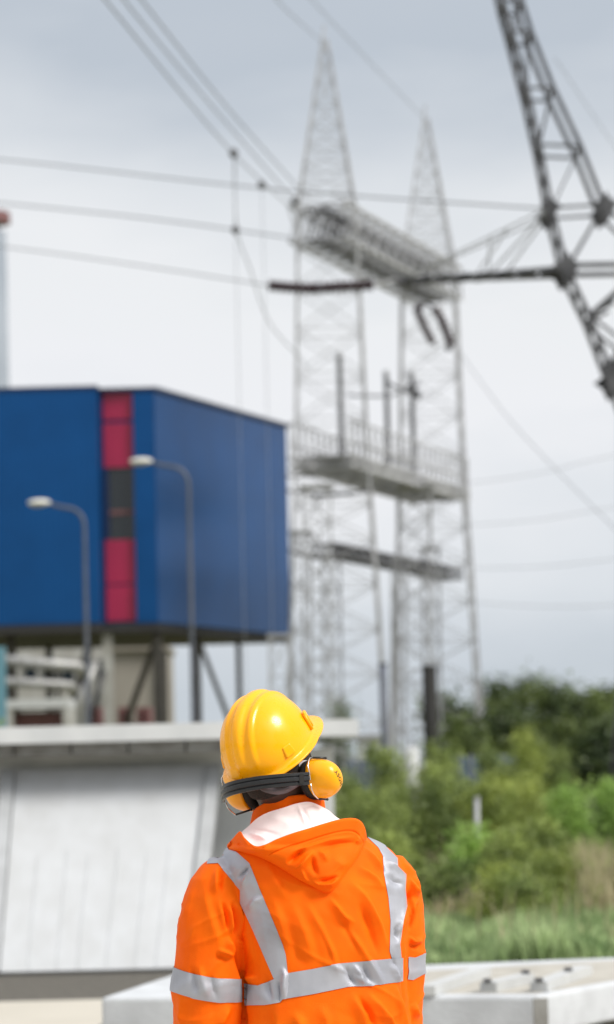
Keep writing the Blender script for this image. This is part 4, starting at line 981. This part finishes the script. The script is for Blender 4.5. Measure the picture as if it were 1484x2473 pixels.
# ---- hood
def cr_(tab, u):  # smooth (catmull-rom) curve through points, u in 0..1
    n = len(tab) - 1; s = min(u * n, n - 1e-6); i = int(s); t_ = s - i
    p = [np.array(tab[min(max(k, 0), n)], float) for k in (i - 1, i, i + 1, i + 2)]
    return .5 * ((2 * p[1]) + (p[2] - p[0]) * t_ + (2 * p[0] - 5 * p[1] + 4 * p[2] - p[3]) * t_ ** 2 + (3 * p[1] - p[0] - 3 * p[2] + p[3]) * t_ ** 3)
Rim = [(549, 2046), (562, 2032), (580, 2014), (592, 2030), (616, 2049), (640, 2046), (668, 2033), (705, 2019), (745, 2007), (790, 1993), (825, 1984), (855, 1982), (873, 1990), (882, 2005), (886, 2022)]
Bot = [(549, 2047), (560, 2051), (575, 2055), (590, 2059), (610, 2064), (634, 2073), (660, 2086), (690, 2104), (722, 2124), (756, 2141), (790, 2156), (812, 2143), (835, 2110), (866, 2068), (886, 2026)]
hfolds = [
    ([(700, 2108), (722, 2095), (742, 2072), (762, 2052)], 7, .020, .3), ([(690, 2090), (716, 2068), (742, 2045)], 8, -.020, .1), ([(655, 2083), (680, 2098), (704, 2108)], 6, .010, .2),
    ([(752, 2058), (757, 2090), (768, 2120)], 8, -.014, .2), ([(725, 2095), (738, 2125), (752, 2138)], 6, .008, .3), ([(765, 2128), (795, 2125), (822, 2114)], 6, -.013, .2), ([(750, 2128), (772, 2138), (800, 2136), (826, 2118)], 5, .010, .3),
    ([(690, 2062), (745, 2045), (800, 2028), (850, 2022), (872, 2026)], 6, .008, .4), ([(770, 2050), (820, 2036), (866, 2034)], 6, -.009, .2), ([(765, 2055), (785, 2062), (790, 2085)], 8, .009, .3), ([(860, 2040), (868, 2028), (872, 2015)], 6, .007, .4),
    ([(800, 2070), (830, 2090), (835, 2105)], 16, .008, .3), ([(560, 2038), (590, 2048), (625, 2062)], 5, .005, .3), ([(600, 2052), (640, 2064), (680, 2052)], 7, -.005, .1),
]
NS, NT = 240, 130
def build_hood():
    PX = np.zeros((NT + 1, NS + 1)); PY = PX.copy(); D_ = PX.copy()
    for i in range(NS + 1):
        r_ = cr_(Rim, i / NS); b_ = cr_(Bot, i / NS)
        for j in range(NT + 1):
            t_ = j / NT; PX[j, i] = r_[0] + (b_[0] - r_[0]) * t_; PY[j, i] = r_[1] + (b_[1] - r_[1]) * t_
    last = None
    for j in range(NT + 1):
        for i in range(NS + 1):
            h = hitpx(PX[j, i], max(PY[j, i], 2040), 0); D_[j, i] = h.y if h is not None else np.nan
    m_ = np.isnan(D_); D_[m_] = 6.95
    for _ in range(34): D_[1:-1, 1:-1] = (D_[1:-1, 1:-1] * 2 + D_[:-2, 1:-1] + D_[2:, 1:-1] + D_[1:-1, :-2] + D_[1:-1, 2:]) / 6
    s_ = np.linspace(0, 1, NS + 1)[None, :]; t_ = np.linspace(0, 1, NT + 1)[:, None]
    bul = .010 + .062 * np.sin(np.pi * s_) ** .8 * (1 - t_ ** 2.2) ** .8
    bul = bul * np.clip(s_ * 14 + .3, 0, 1) * np.clip((1 - s_) * 14 + .3, 0, 1)
    fo = foldsum(PX.ravel(), PY.ravel(), hfolds).reshape(PX.shape) * (1 - np.clip((t_ - .93) / .07, 0, 1))
    # hem groove and stitches
    hem = -.0035 * np.exp(-((t_ * (PY[-1] - PY[0])[None, :] - 25) / 2.2) ** 2) * (np.abs(PY[-1] - PY[0])[None, :] > 40)
    Yd = D_ - bul - fo - hem
    grid = [[at(PX[j, i], PY[j, i], Yd[j, i]) for i in range(NS + 1)] for j in range(NT + 1)]
    # roll the rim over into the lining side
    curl = []
    for k in range(5, 0, -1):
        a = k / 5 * math.pi * .9; rr = .006
        curl.append([grid[0][i] + Vector((0, rr * (1 - math.cos(a)), rr * math.sin(a) - .006 * max(0, k - 3))) for i in range(NS + 1)])
    # tuck the lower edge in to the jacket
    tuck = [[grid[-1][i] + Vector((0, .006 + .004 * k, .001 * k)) for i in range(NS + 1)] for k in (1, 2, 3)]
    b = MB(); b.grid(curl + grid + tuck); o = b.build('hood', M['orange'], jacket, smooth=True)
    return grid, Yd
hg, HY = build_hood()
def build_lining():
    Top = [(575, 2018), (588, 2006), (603, 1993), (622, 1976), (648, 1962), (684, 1951), (719, 1940), (750, 1937), (782, 1950), (800, 1962), (811, 1976), (822, 1981)]
    n = 110; m = 40; PX = np.zeros((m + 1, n + 1)); PY = PX.copy(); D_ = PX.copy()
    for i in range(n + 1):
        u = i / n; a = cr_(Top, u); rimi = int(round((.12 + u * .74) * NS)); p = hg[3][rimi]; c = proj(p)
        for j in range(m + 1):
            t_ = j / m; PX[j, i] = a[0] + (c[0] - a[0]) * t_; PY[j, i] = a[1] + (c[1] + 6 - a[1]) * t_
            yt = 6.922 + .055 * abs(2 * u - 1) ** 2; yb = p.y + .014
            D_[j, i] = yt + (yb - yt) * t_ ** 1.3 + .010 * math.sin(math.pi * t_) * math.sin(math.pi * u)
    fo = foldsum(PX.ravel(), PY.ravel(), [([(718, 1938), (733, 1970), (745, 2005)], 4, .009, .7), ([(725, 1945), (742, 1975), (752, 2000)], 6, -.006, .2), ([(597, 2010), (625, 2018), (655, 2030)], 4, .010, .5), ([(600, 2003), (640, 2008), (690, 2022)], 6, -.006, .1), ([(640, 1968), (690, 1985), (720, 2010)], 14, .006, .3), ([(765, 1950), (785, 1970), (790, 1990)], 8, .005, .3)]).reshape(PX.shape)
    b = MB(); b.grid([[at(PX[j, i], PY[j, i], D_[j, i] - fo[j, i]) for i in range(n + 1)] for j in range(m + 1)])
    b.build('hood_lining', M['lining'], jacket, smooth=True)
build_lining()
def build_collar():
    rows = []; n = 72
    for t_ in (0, .1, .3, .5, .7, .9, 1.0):
        r_ = []
        for k in range(n):
            g = 2 * math.pi * k / n; cx_, sx_ = math.cos(g), -math.sin(g)   # sx_<0 : towards the camera
            xt = 697 + 84 * cx_; u = (cx_ + 1) / 2
            ytop = 1972 + (1942 - 1972) * u - 34 * max(0, math.sin(g)) ** .8 + (10 * -min(0, math.sin(g)))
            ybot = 2012 + (1990 - 2012) * u - 22 * max(0, math.sin(g))
            py = ytop + (ybot - ytop) * t_ ; xx = xt + (t_) * (-9 + 4 * u) * (1 if cx_ < 0 else -1) * abs(cx_)
            r_.append(at(xx, py, 7.005 + .066 * sx_ * (1 + .05 * t_)))
        rows.append(r_ + [r_[0]])
    b = MB(); b.grid(rows); o = b.build('collar', M['orange'], jacket, smooth=True)
    md = o.modifiers.new('thick', 'SOLIDIFY'); md.thickness = .004; md.offset = 1
build_collar()

# ---- head frame
psi, theta, rho = R(32), R(29), R(8)
F0 = Vector((math.sin(psi) * math.cos(theta), math.cos(psi) * math.cos(theta), math.sin(theta)))
U0 = Vector((-math.sin(psi) * math.sin(theta), -math.cos(psi) * math.sin(theta), math.cos(theta)))
R0 = F0.cross(U0)
q = Matrix.Rotation(-rho, 3, Vector((0, 1, 0)))
Fh, Uh, Rh = q @ F0, q @ U0, q @ R0
EC = W(681, 1897, .0)
def HL(f, r, u, base=EC): return base + Fh * f + Rh * r + Uh * u
# body: one continuous skin
def body():
    b = MB(); hc = HL(.012, 0, .045)
    b.ellipsoid(hc, [Fh, Rh, Uh], (.098, .076, .105), 28, 18)
    b.ellipsoid(HL(.05, 0, -.035), [Fh, Rh, Uh], (.052, .055, .062), 20, 12)       # jaw
    b.ellipsoid(HL(.108, 0, .005), [Fh, Rh, Uh], (.016, .014, .026), 12, 8)        # nose
    b.ellipsoid(HL(.096, 0, .045), [Fh, Rh, Uh], (.014, .055, .010), 12, 8)        # brow
    b.ellipsoid(HL(.095, 0, -.045), [Fh, Rh, Uh], (.012, .025, .006), 12, 8); b.ellipsoid(HL(.093, 0, -.056), [Fh, Rh, Uh], (.012, .022, .006), 12, 8)
    for s in (-1, 1): b.ellipsoid(HL(-.005, s * .078, 0), [Fh, Rh, Uh], (.017, .010, .030), 12, 8)   # ears
    nb = W(704, 1990, .022)
    pts = [HL(-.010, 0, .0), HL(-.012, 0, -.045), nb.lerp(HL(-.02, 0, -.06), .4), nb, W(745, 2080, .02)]
    b.tube(pts, [.064, .064, .062, .064, .09], 20)
    b.loft(sections([(a[0], a[1], a[2] - .025, a[3], a[4] - .03) for a in TOR[2:-1]], 20, lambda py, px, a, dy, c: ring(W(px, py, dy), a, c, YAW, 28)))
    for tab, s in ((LARM, -1), (RARM, 1)):
        pts = [W(a[1], a[0], a[3]) for a in tab[1:]]; b.tube(pts, [max(.026, a[2] - .028) for a in tab[1:]], 14)
        wr = pts[-1]; dr = (pts[-1] - pts[-2]).normalized(); fw = Vector((0, 1, 0)); inn = Vector((-s, 0, 0))
        palm = wr + dr * .06; b.ellipsoid(palm, [dr, fw, inn], (.055, .042, .016), 14, 10)
        for k, (off, ln) in enumerate(((-.030, .068), (-.010, .078), (.011, .073), (.030, .058))):
            p0 = palm + dr * .040 + fw * off * -1; p1 = p0 + dr * ln * .45 + inn * .008; p2 = p1 + dr * ln * .33 + inn * .018; p3 = p2 + dr * ln * .2 + inn * .018
            b.tube([p0, p1, p2, p3], [.0105, .0095, .0088, .007], 10)
        t0 = palm - dr * .030 + fw * .030; b.tube([t0, t0 + fw * .028 + dr * .025 + inn * .01, t0 + fw * .036 + dr * .055 + inn * .018], [.013, .011, .009], 10)
    hipc = W(786, 2760, 0)
    for s in (-1, 1):
        hx = hipc.x + s * .095; b.tube([(hx, FOC + s * .03, hipc.z + .05), (hx + s * .01, FOC + s * .03, .50), (hx + s * .015, FOC + s * .03 - .02, .09)], [.095, .062, .042], 14)
        b.tube([(hx + s * .015, FOC + s * .03 - .03, .05), (hx + s * .02, FOC + s * .03 + .16, .04)], [.042, .036], 12)
    o = b.build('tmpb', None)
    md = o.modifiers.new('r', 'REMESH'); md.mode = 'VOXEL'; md.voxel_size = .0055
    md = o.modifiers.new('s', 'SMOOTH'); md.factor = .5; md.iterations = 3
    dg = bpy.context.evaluated_depsgraph_get(); dg.update(); me2 = bpy.data.meshes.new_from_object(o.evaluated_get(dg)); bpy.data.objects.remove(o)
    me2.name = 'body'; me2.polygons.foreach_set('use_smooth', [True] * len(me2.polygons)); me2.materials.append(M['skin'])
    o = bpy.data.objects.new('body', me2); C.objects.link(o); o.parent = person; o.matrix_parent_inverse = Matrix.Translation(person.location).inverted()
    # hair: rear shell of the head
    h = MB(); vs = []; n, m = 40, 22; rows = []
    for i in range(m + 1):
        th = R(2 + 101 * i / m); r_ = []
        for k in range(n + 1):
            g = R(-152 + 304 * k / n)      # around, 0 = backwards
            f = -math.sin(th) * math.cos(g); rr = math.sin(th) * math.sin(g); u = math.cos(th)
            j_ = 1 + .006 * noise.noise(Vector((f * 30, rr * 30, u * 30)))
            r_.append(hc + Fh * f * .104 * j_ + Rh * rr * .0815 * j_ + Uh * u * .110 * j_)
        rows.append(r_)
    h.grid(rows); h.build('hair', M['hair'], person, smooth=True)
    # trousers and boots, below the picture
    tr = MB()
    for s in (-1, 1):
        hx = hipc.x + s * .095; tr.loft([ring(Vector((hx + s * .01 * (1 - z), FOC + s * .03, z)), a, a * 1.05, 0, 24) for z, a in ((hipc.z + .12, .118), (hipc.z - .05, .112), (.5, .088), (.3, .085), (.10, .09))])
    tr.build('trousers', M['trouser'], person, smooth=True)
    for s in (-1, 1):
        hx = hipc.x + s * .11; bo = MB(); rings_ = []
        bo.loft([ring(Vector((hx, FOC + s * .03 + dy, z)), a, c, 0, 20) for z, a, c, dy in ((.0, .05, .145, .06), (.03, .052, .148, .06), (.07, .048, .125, .05), (.11, .05, .075, .0), (.20, .055, .065, -.015))]); bo.build('boot', M['boot'], person, smooth=True)
body()

# ---- helmet
def helmet():
    HC = W(651, 1811, .0)
    def P(f, r, u): return HC + Fh * f + Rh * r + Uh * u
    hub = thing('hidden', 'x', 'x'); bpy.data.objects.remove(hub)
    n, m = 144, 44; rows = []
    a, b_, h = .130, .106, .140
    def shell(th, g, off=0):
        # th 0 top .. 90 rim ; g 0 = front, 90 = right
        cf, sr = math.cos(g), math.sin(g); st, ct = math.sin(th), math.cos(th)
        pw = .90
        f = a * cf * st ** pw; r = b_ * sr * st ** pw; u = h * (ct ** .92 if ct > 0 else ct)
        # three ridges running front to back
        rid = 0.0
        lat = r
        for c0, w_, am in ((0, .0135, .0075), (.034, .007, .0045), (-.034, .007, .0045)):
            rid += am * math.exp(-((lat - c0) / w_) ** 4)
        k = max(0, min(1, (u / h - .10) / .25)); k = k * k * (3 - 2 * k)
        if cf > 0.75: k *= max(0, 1 - (cf - .75) * 4 * (1 - u / h))
        nf = Vector((f / a ** 2, r / b_ ** 2, max(u, 0.0) / h ** 2)).normalized()
        d = rid * k + off
        return f + nf.x * d, r + nf.y * d, u + nf.z * d
    for i in range(m + 1):
        th = R(.02 + 89.98 * i / m); rows.append([P(*shell(th, 2 * math.pi * k / n)) for k in range(n + 1)])
    # brim: flared rim all round, peak at the front
    def brimw(g):
        c = math.cos(g); pk = max(0, (c - .30) / .70); pk = pk * pk * (3 - 2 * pk)
        return .017 + .036 * pk
    for j, (e_, dz) in enumerate(((.1, -.004), (.45, -.007), (.85, -.009), (1.0, -.0105), (1.0, -.0135), (.85, -.0145), (.3, -.013), (-.15, -.010))):
        r_ = []
        for k in range(n + 1):
            g = 2 * math.pi * k / n; bw = brimw(g); c, s = math.cos(g), math.sin(g)
            pk = max(0, (c - .3) / .7)
            f = (a + bw * e_) * c if c > 0 else (a + bw * e_) * c; rr = (b_ + .011 * e_ * (1 + 1.2 * pk)) * s
            rr = (b_ + (.016 + .014 * pk) * e_) * s
            r_.append(P(f, rr, dz - .012 * e_ * pk - .010 * (1 - abs(c)) * 0))
        rows.append(r_)
    # inner shell
    for i in range(14):
        th = R(88 - 86 * i / 13); rows.append([P(*[x_ * .965 for x_ in (a * math.cos(g) * math.sin(th) ** .9, b_ * math.sin(g) * math.sin(th) ** .9, h * math.cos(th) ** .92)]) for g in [2 * math.pi * k / n for k in range(n + 1)]])
    o = MB(); o.grid(rows)
    hb = o.build('helmet', M['helmet'], person, smooth=True)
    hb['label'] = 'glossy yellow safety helmet tilted back with three ridges over the crown'
    # accessory slots
    def block(f0, g, u0, sz, name):
        c, s = math.cos(g), math.sin(g); base = Vector((a * c, b_ * s, u0)); nn = Vector((c / a, s / b_, .25)).normalized(); tt = Vector((-s, c, 0)).normalized(); uu = nn.cross(tt); uu = uu if uu.z > 0 else -uu
        mb = MB(); L = lambda v: HC + Fh * v.x + Rh * v.y + Uh * v.z
        st_ = base * f0
        ks = []
        for z, sc_, dd in ((-1, 1, 0), (-1, .92, 1), (1, .62, .15), (1, .8, 0)):
            pass
        v0 = [st_ + tt * sz[0] * x_ * (.8 if z > 0 else 1) + uu * sz[1] * z + nn * dp for z in (-1, 1) for x_ in (-1, 1) for dp in (-.012, sz[2] * (1 if z < 0 else .45))]
        # order: z(-1,1), x(-1,1), depth(in,out)
        mb.add([L(v) for v in v0], [(0, 2, 3, 1), (4, 5, 7, 6), (0, 1, 5, 4), (2, 6, 7, 3), (1, 3, 7, 5), (0, 4, 6, 2)])
        oo = mb.build(name, M['helmet'], hb); md = oo.modifiers.new('b', 'BEVEL'); md.width = .0035; md.segments = 3
    block(.975, R(118), .024, (.015, .014, .009), 'side_boss'); block(.975, R(196), .020, (.017, .014, .008), 'rear_boss'); block(.975, R(-118), .024, (.015, .014, .009), 'side_boss')
    # accessory slot near the peak
    for sg in (1, -1):
        mb = MB(); L = lambda f, r, u: HC + Fh * f + Rh * r + Uh * u
        for g0 in (R(56), R(64)):
            c, s = math.cos(g0), math.sin(g0)
            p0 = L(a * c * 1.035, sg * b_ * s * 1.035, .004); p1 = L(a * c * 1.01, sg * b_ * s * 1.01, .048); mb.tube([p0, p1], .0042, 8)
        c, s = math.cos(R(56)), math.sin(R(56)); c2, s2 = math.cos(R(64)), math.sin(R(64))
        mb.tube([L(a * c * 1.01, sg * b_ * s * 1.01, .048), L(a * c2 * 1.01, sg * b_ * s2 * 1.01, .048)], .004, 8)
        mb.build('accessory_slot', M['helmet'], hb, smooth=True)
    # nape strap and cradle
    mb = MB()
    lo = [(612, 1893), (630, 1908), (655, 1917), (685, 1915), (712, 1902), (738, 1884)]; hi = [(620, 1886), (646, 1899), (668, 1904), (690, 1902), (714, 1891), (738, 1872)]
    rws = []
    for tab in (hi, lo):
        rws.append([at(*cr_(tab, k / 30), 7.0 - .122 * math.sin(math.pi * (.18 + .7 * k / 30)) + (.004 if tab is lo else 0)) for k in range(31)])
    mb.grid(rws); so_ = mb.build('nape_strap', M['strap'], hb, smooth=True); md = so_.modifiers.new('t', 'SOLIDIFY'); md.thickness = .004
    mb = MB(); mb.grid([[at(x_, y_, 6.93 + (x_ - 715) * .0003) for x_ in (712, 722, 732, 742)] for y_ in (1836, 1850, 1865, 1882)]); so_ = mb.build('cradle_strap', M['palestrap'], hb, smooth=True); md = so_.modifiers.new('t', 'SOLIDIFY'); md.thickness = .003
helmet()

# ---- ear defenders
def muffs():
    mb0 = MB()
    Bk = Vector((-math.sin(psi), -math.cos(psi), 0)); Ru = Vector((math.cos(psi), -math.sin(psi), 0)) ; Ru = (Rh * 1.0).normalized()
    # neck band
    up = Vector((0, 0, 1)); n = 44
    ctr = W(681, 1899, 0)
    el = W(540, 1921, .012); er = W(746, 1880, -.118)
    mid_ = (el + er) / 2; out_ = Bk.copy(); half = (er - el) / 2
    rows = []; prof = [(-.0155, .0), (-.0150, .0032), (-.0085, .0036), (-.0065, .0016), (-.0035, .0052), (.0035, .0052), (.0065, .0016), (.0085, .0036), (.0150, .0032), (.0155, .0), (.0150, -.0025), (-.0150, -.0025), (-.0155, 0)]
    cen = []
    for k in range(n + 1):
        u = -1 + 2 * k / n; bulge = .088 * (1 - abs(u) ** 2.4)
        cen.append(mid_ + half * u + out_ * bulge + up * (.006 * (1 - u * u)))
    for k in range(n + 1):
        tg = (cen[min(k + 1, n)] - cen[max(k - 1, 0)]).normalized(); nn = tg.cross(up).normalized(); nn = nn if nn.y < 0 else -nn; uu = (tg.cross(nn)); uu = uu if uu.z > 0 else -uu
        sc_ = 1.12 - .14 * (k / n)
        rows.append([cen[k] + uu * z * sc_ + nn * d for z, d in prof])
    b = MB(); b.grid(rows); b.add(rows[0][:-1], [tuple(range(12))]); b.add(rows[-1][:-1], [tuple(range(12))])
    band_ = b.build('ear_defenders', M['blackp'], person, smooth=False)
    band_['label'] = 'yellow ear defenders on a black neck band'
    # slot at right end of band
    tg = (cen[-1] - cen[-4]).normalized(); nn = tg.cross(up).normalized(); nn = nn if nn.y < 0 else -nn
    c0 = cen[-3] + nn * .0050; b = MB(); vs = [c0 + tg * .006 * x_ + up * .011 * z for x_, z in ((-1, -1), (1, -1), (1, 1), (-1, 1))]
    b.add(vs + [v + nn * .0012 for v in vs], [(0, 1, 2, 3), (4, 7, 6, 5), (0, 4, 5, 1), (1, 5, 6, 2), (2, 6, 7, 3), (3, 7, 4, 0)]); b.build('slot', M['foam'], band_)
    for s in (1, -1):
        base = HL(.0, s * .100, 0)
        if s == 1: base = W(766, 1882, -.060)
        else: base = W(604, 1911, .052)
        A = Rh * s
        rows = []; N_, m_ = 40, 16
        # cushion
        cu = MB(); rr = []
        for (d, k_) in ((-.026, .70), (-.026, .93), (-.018, 1.02), (-.010, 1.03), (-.003, .98), (-.001, .90)):
            rr.append([base + A * d + (Fh * math.cos(2 * math.pi * k / N_) * .040 + Uh * math.sin(2 * math.pi * k / N_) * .049) * k_ for k in range(N_)])
        cu.loft(rr); 
        dome = MB(); rr = []
        for i in range(m_ + 1):
            th = math.pi / 2 * i / m_; kk = math.cos(th) ** .78 if i < m_ else .02; d = math.sin(th) * .066 - .002
            rr.append([base + A * d + (Fh * math.cos(2 * math.pi * k / N_) * .042 + Uh * math.sin(2 * math.pi * k / N_) * .0515) * max(kk, .02) for k in range(N_)])
        dome.loft(rr); cupo = dome.build('ear_cup', M['cup'], band_, smooth=True); cu.build('cushion', M['foam'], cupo, smooth=True)
        if s == 1:
            # lettering printed on the outer face, reading upwards
            cv = bpy.data.curves.new('t', 'FONT'); cv.body = 'HOSY'; cv.size = .0150; cv.space_character = 1.15; cv.align_x = 'CENTER'; cv.align_y = 'CENTER'; cv.offset = .0004
            to = bpy.data.objects.new('t', cv); C.objects.link(to); dg = bpy.context.evaluated_depsgraph_get(); dg.update()
            tm = bpy.data.meshes.new_from_object(to.evaluated_get(dg)); bpy.data.objects.remove(to)
            bmx = bmesh.new(); bmx.from_mesh(tm); bmesh.ops.subdivide_edges(bmx, edges=[e_ for e_ in bmx.edges if e_.calc_length() > .003], cuts=2); bmesh.ops.triangulate(bmx, faces=bmx.faces); bmx.to_mesh(tm); bmx.free()
            bd = bmesh.new(); bd.from_mesh(cupo.data); bvd = BVHTree.FromBMesh(bd); bd.free()
            # frame of the cup face: text runs along +up, letters' tops toward the front-left
            upv = Uh; side = Fh * -1
            vv = []
            for v in tm.vertices:
                p = base + A * .15 + upv * (v.co.x * 1.0 - .004) + Fh * (-v.co.y * 1.0 - .003)
                h, nn_, i_, d_ = bvd.ray_cast(p, -A, .3); vv.append((h + nn_ * .0004) if h else p)
            b = MB(); b.v = [tuple(v) for v in vv]; b.f = [tuple(p.vertices) for p in tm.polygons]; b.build('lettering', M['ink'], cupo, fix=False)
            cr2 = bpy.data.curves
        # wire arm and rods
        b = MB()
        if s == 1:
            w1 = [W(750, 1884, -.120), W(748, 1866, -.118), W(744, 1850, -.116), W(746, 1838, -.108), W(749, 1831, -.098), W(757, 1830, -.085)]
            w2 = [W(751, 1892, -.120), W(754, 1908, -.116), W(760, 1920, -.106), W(768, 1928, -.092), W(774, 1930, -.082)]
            r1 = [W(756, 1830, -.085), W(787, 1830.5, -.085)]; r2 = [W(771, 1929.5, -.086), W(791, 1930.5, -.086)]
        else:
            w1 = [W(541, 1910, .010), W(537, 1890, .012), W(535, 1882, .014), W(540, 1872, .020), W(547, 1868, .035)]
            w2 = [W(546, 1938, .012), W(550, 1951, .012), W(560, 1960, .02), W(567, 1966, .03), W(572, 1968, .035)]
            r1 = [W(548, 1868, .036), W(580, 1862, .036)]; r2 = [W(570, 1967.5, .034), W(607, 1955.5, .030)]
        b.tube(w1, .0015, 8); b.tube(w2, .0015, 8); b.build('wire_arm', M['wire'], band_, smooth=True)
        for r_ in (r1, r2): b = MB(); b.tube(r_, .0026, 10); b.ellipsoid(r_[1], EX, (.0034, .0034, .0034), 8, 6); b.build('rod', M['blackp'], band_, smooth=True)
muffs()
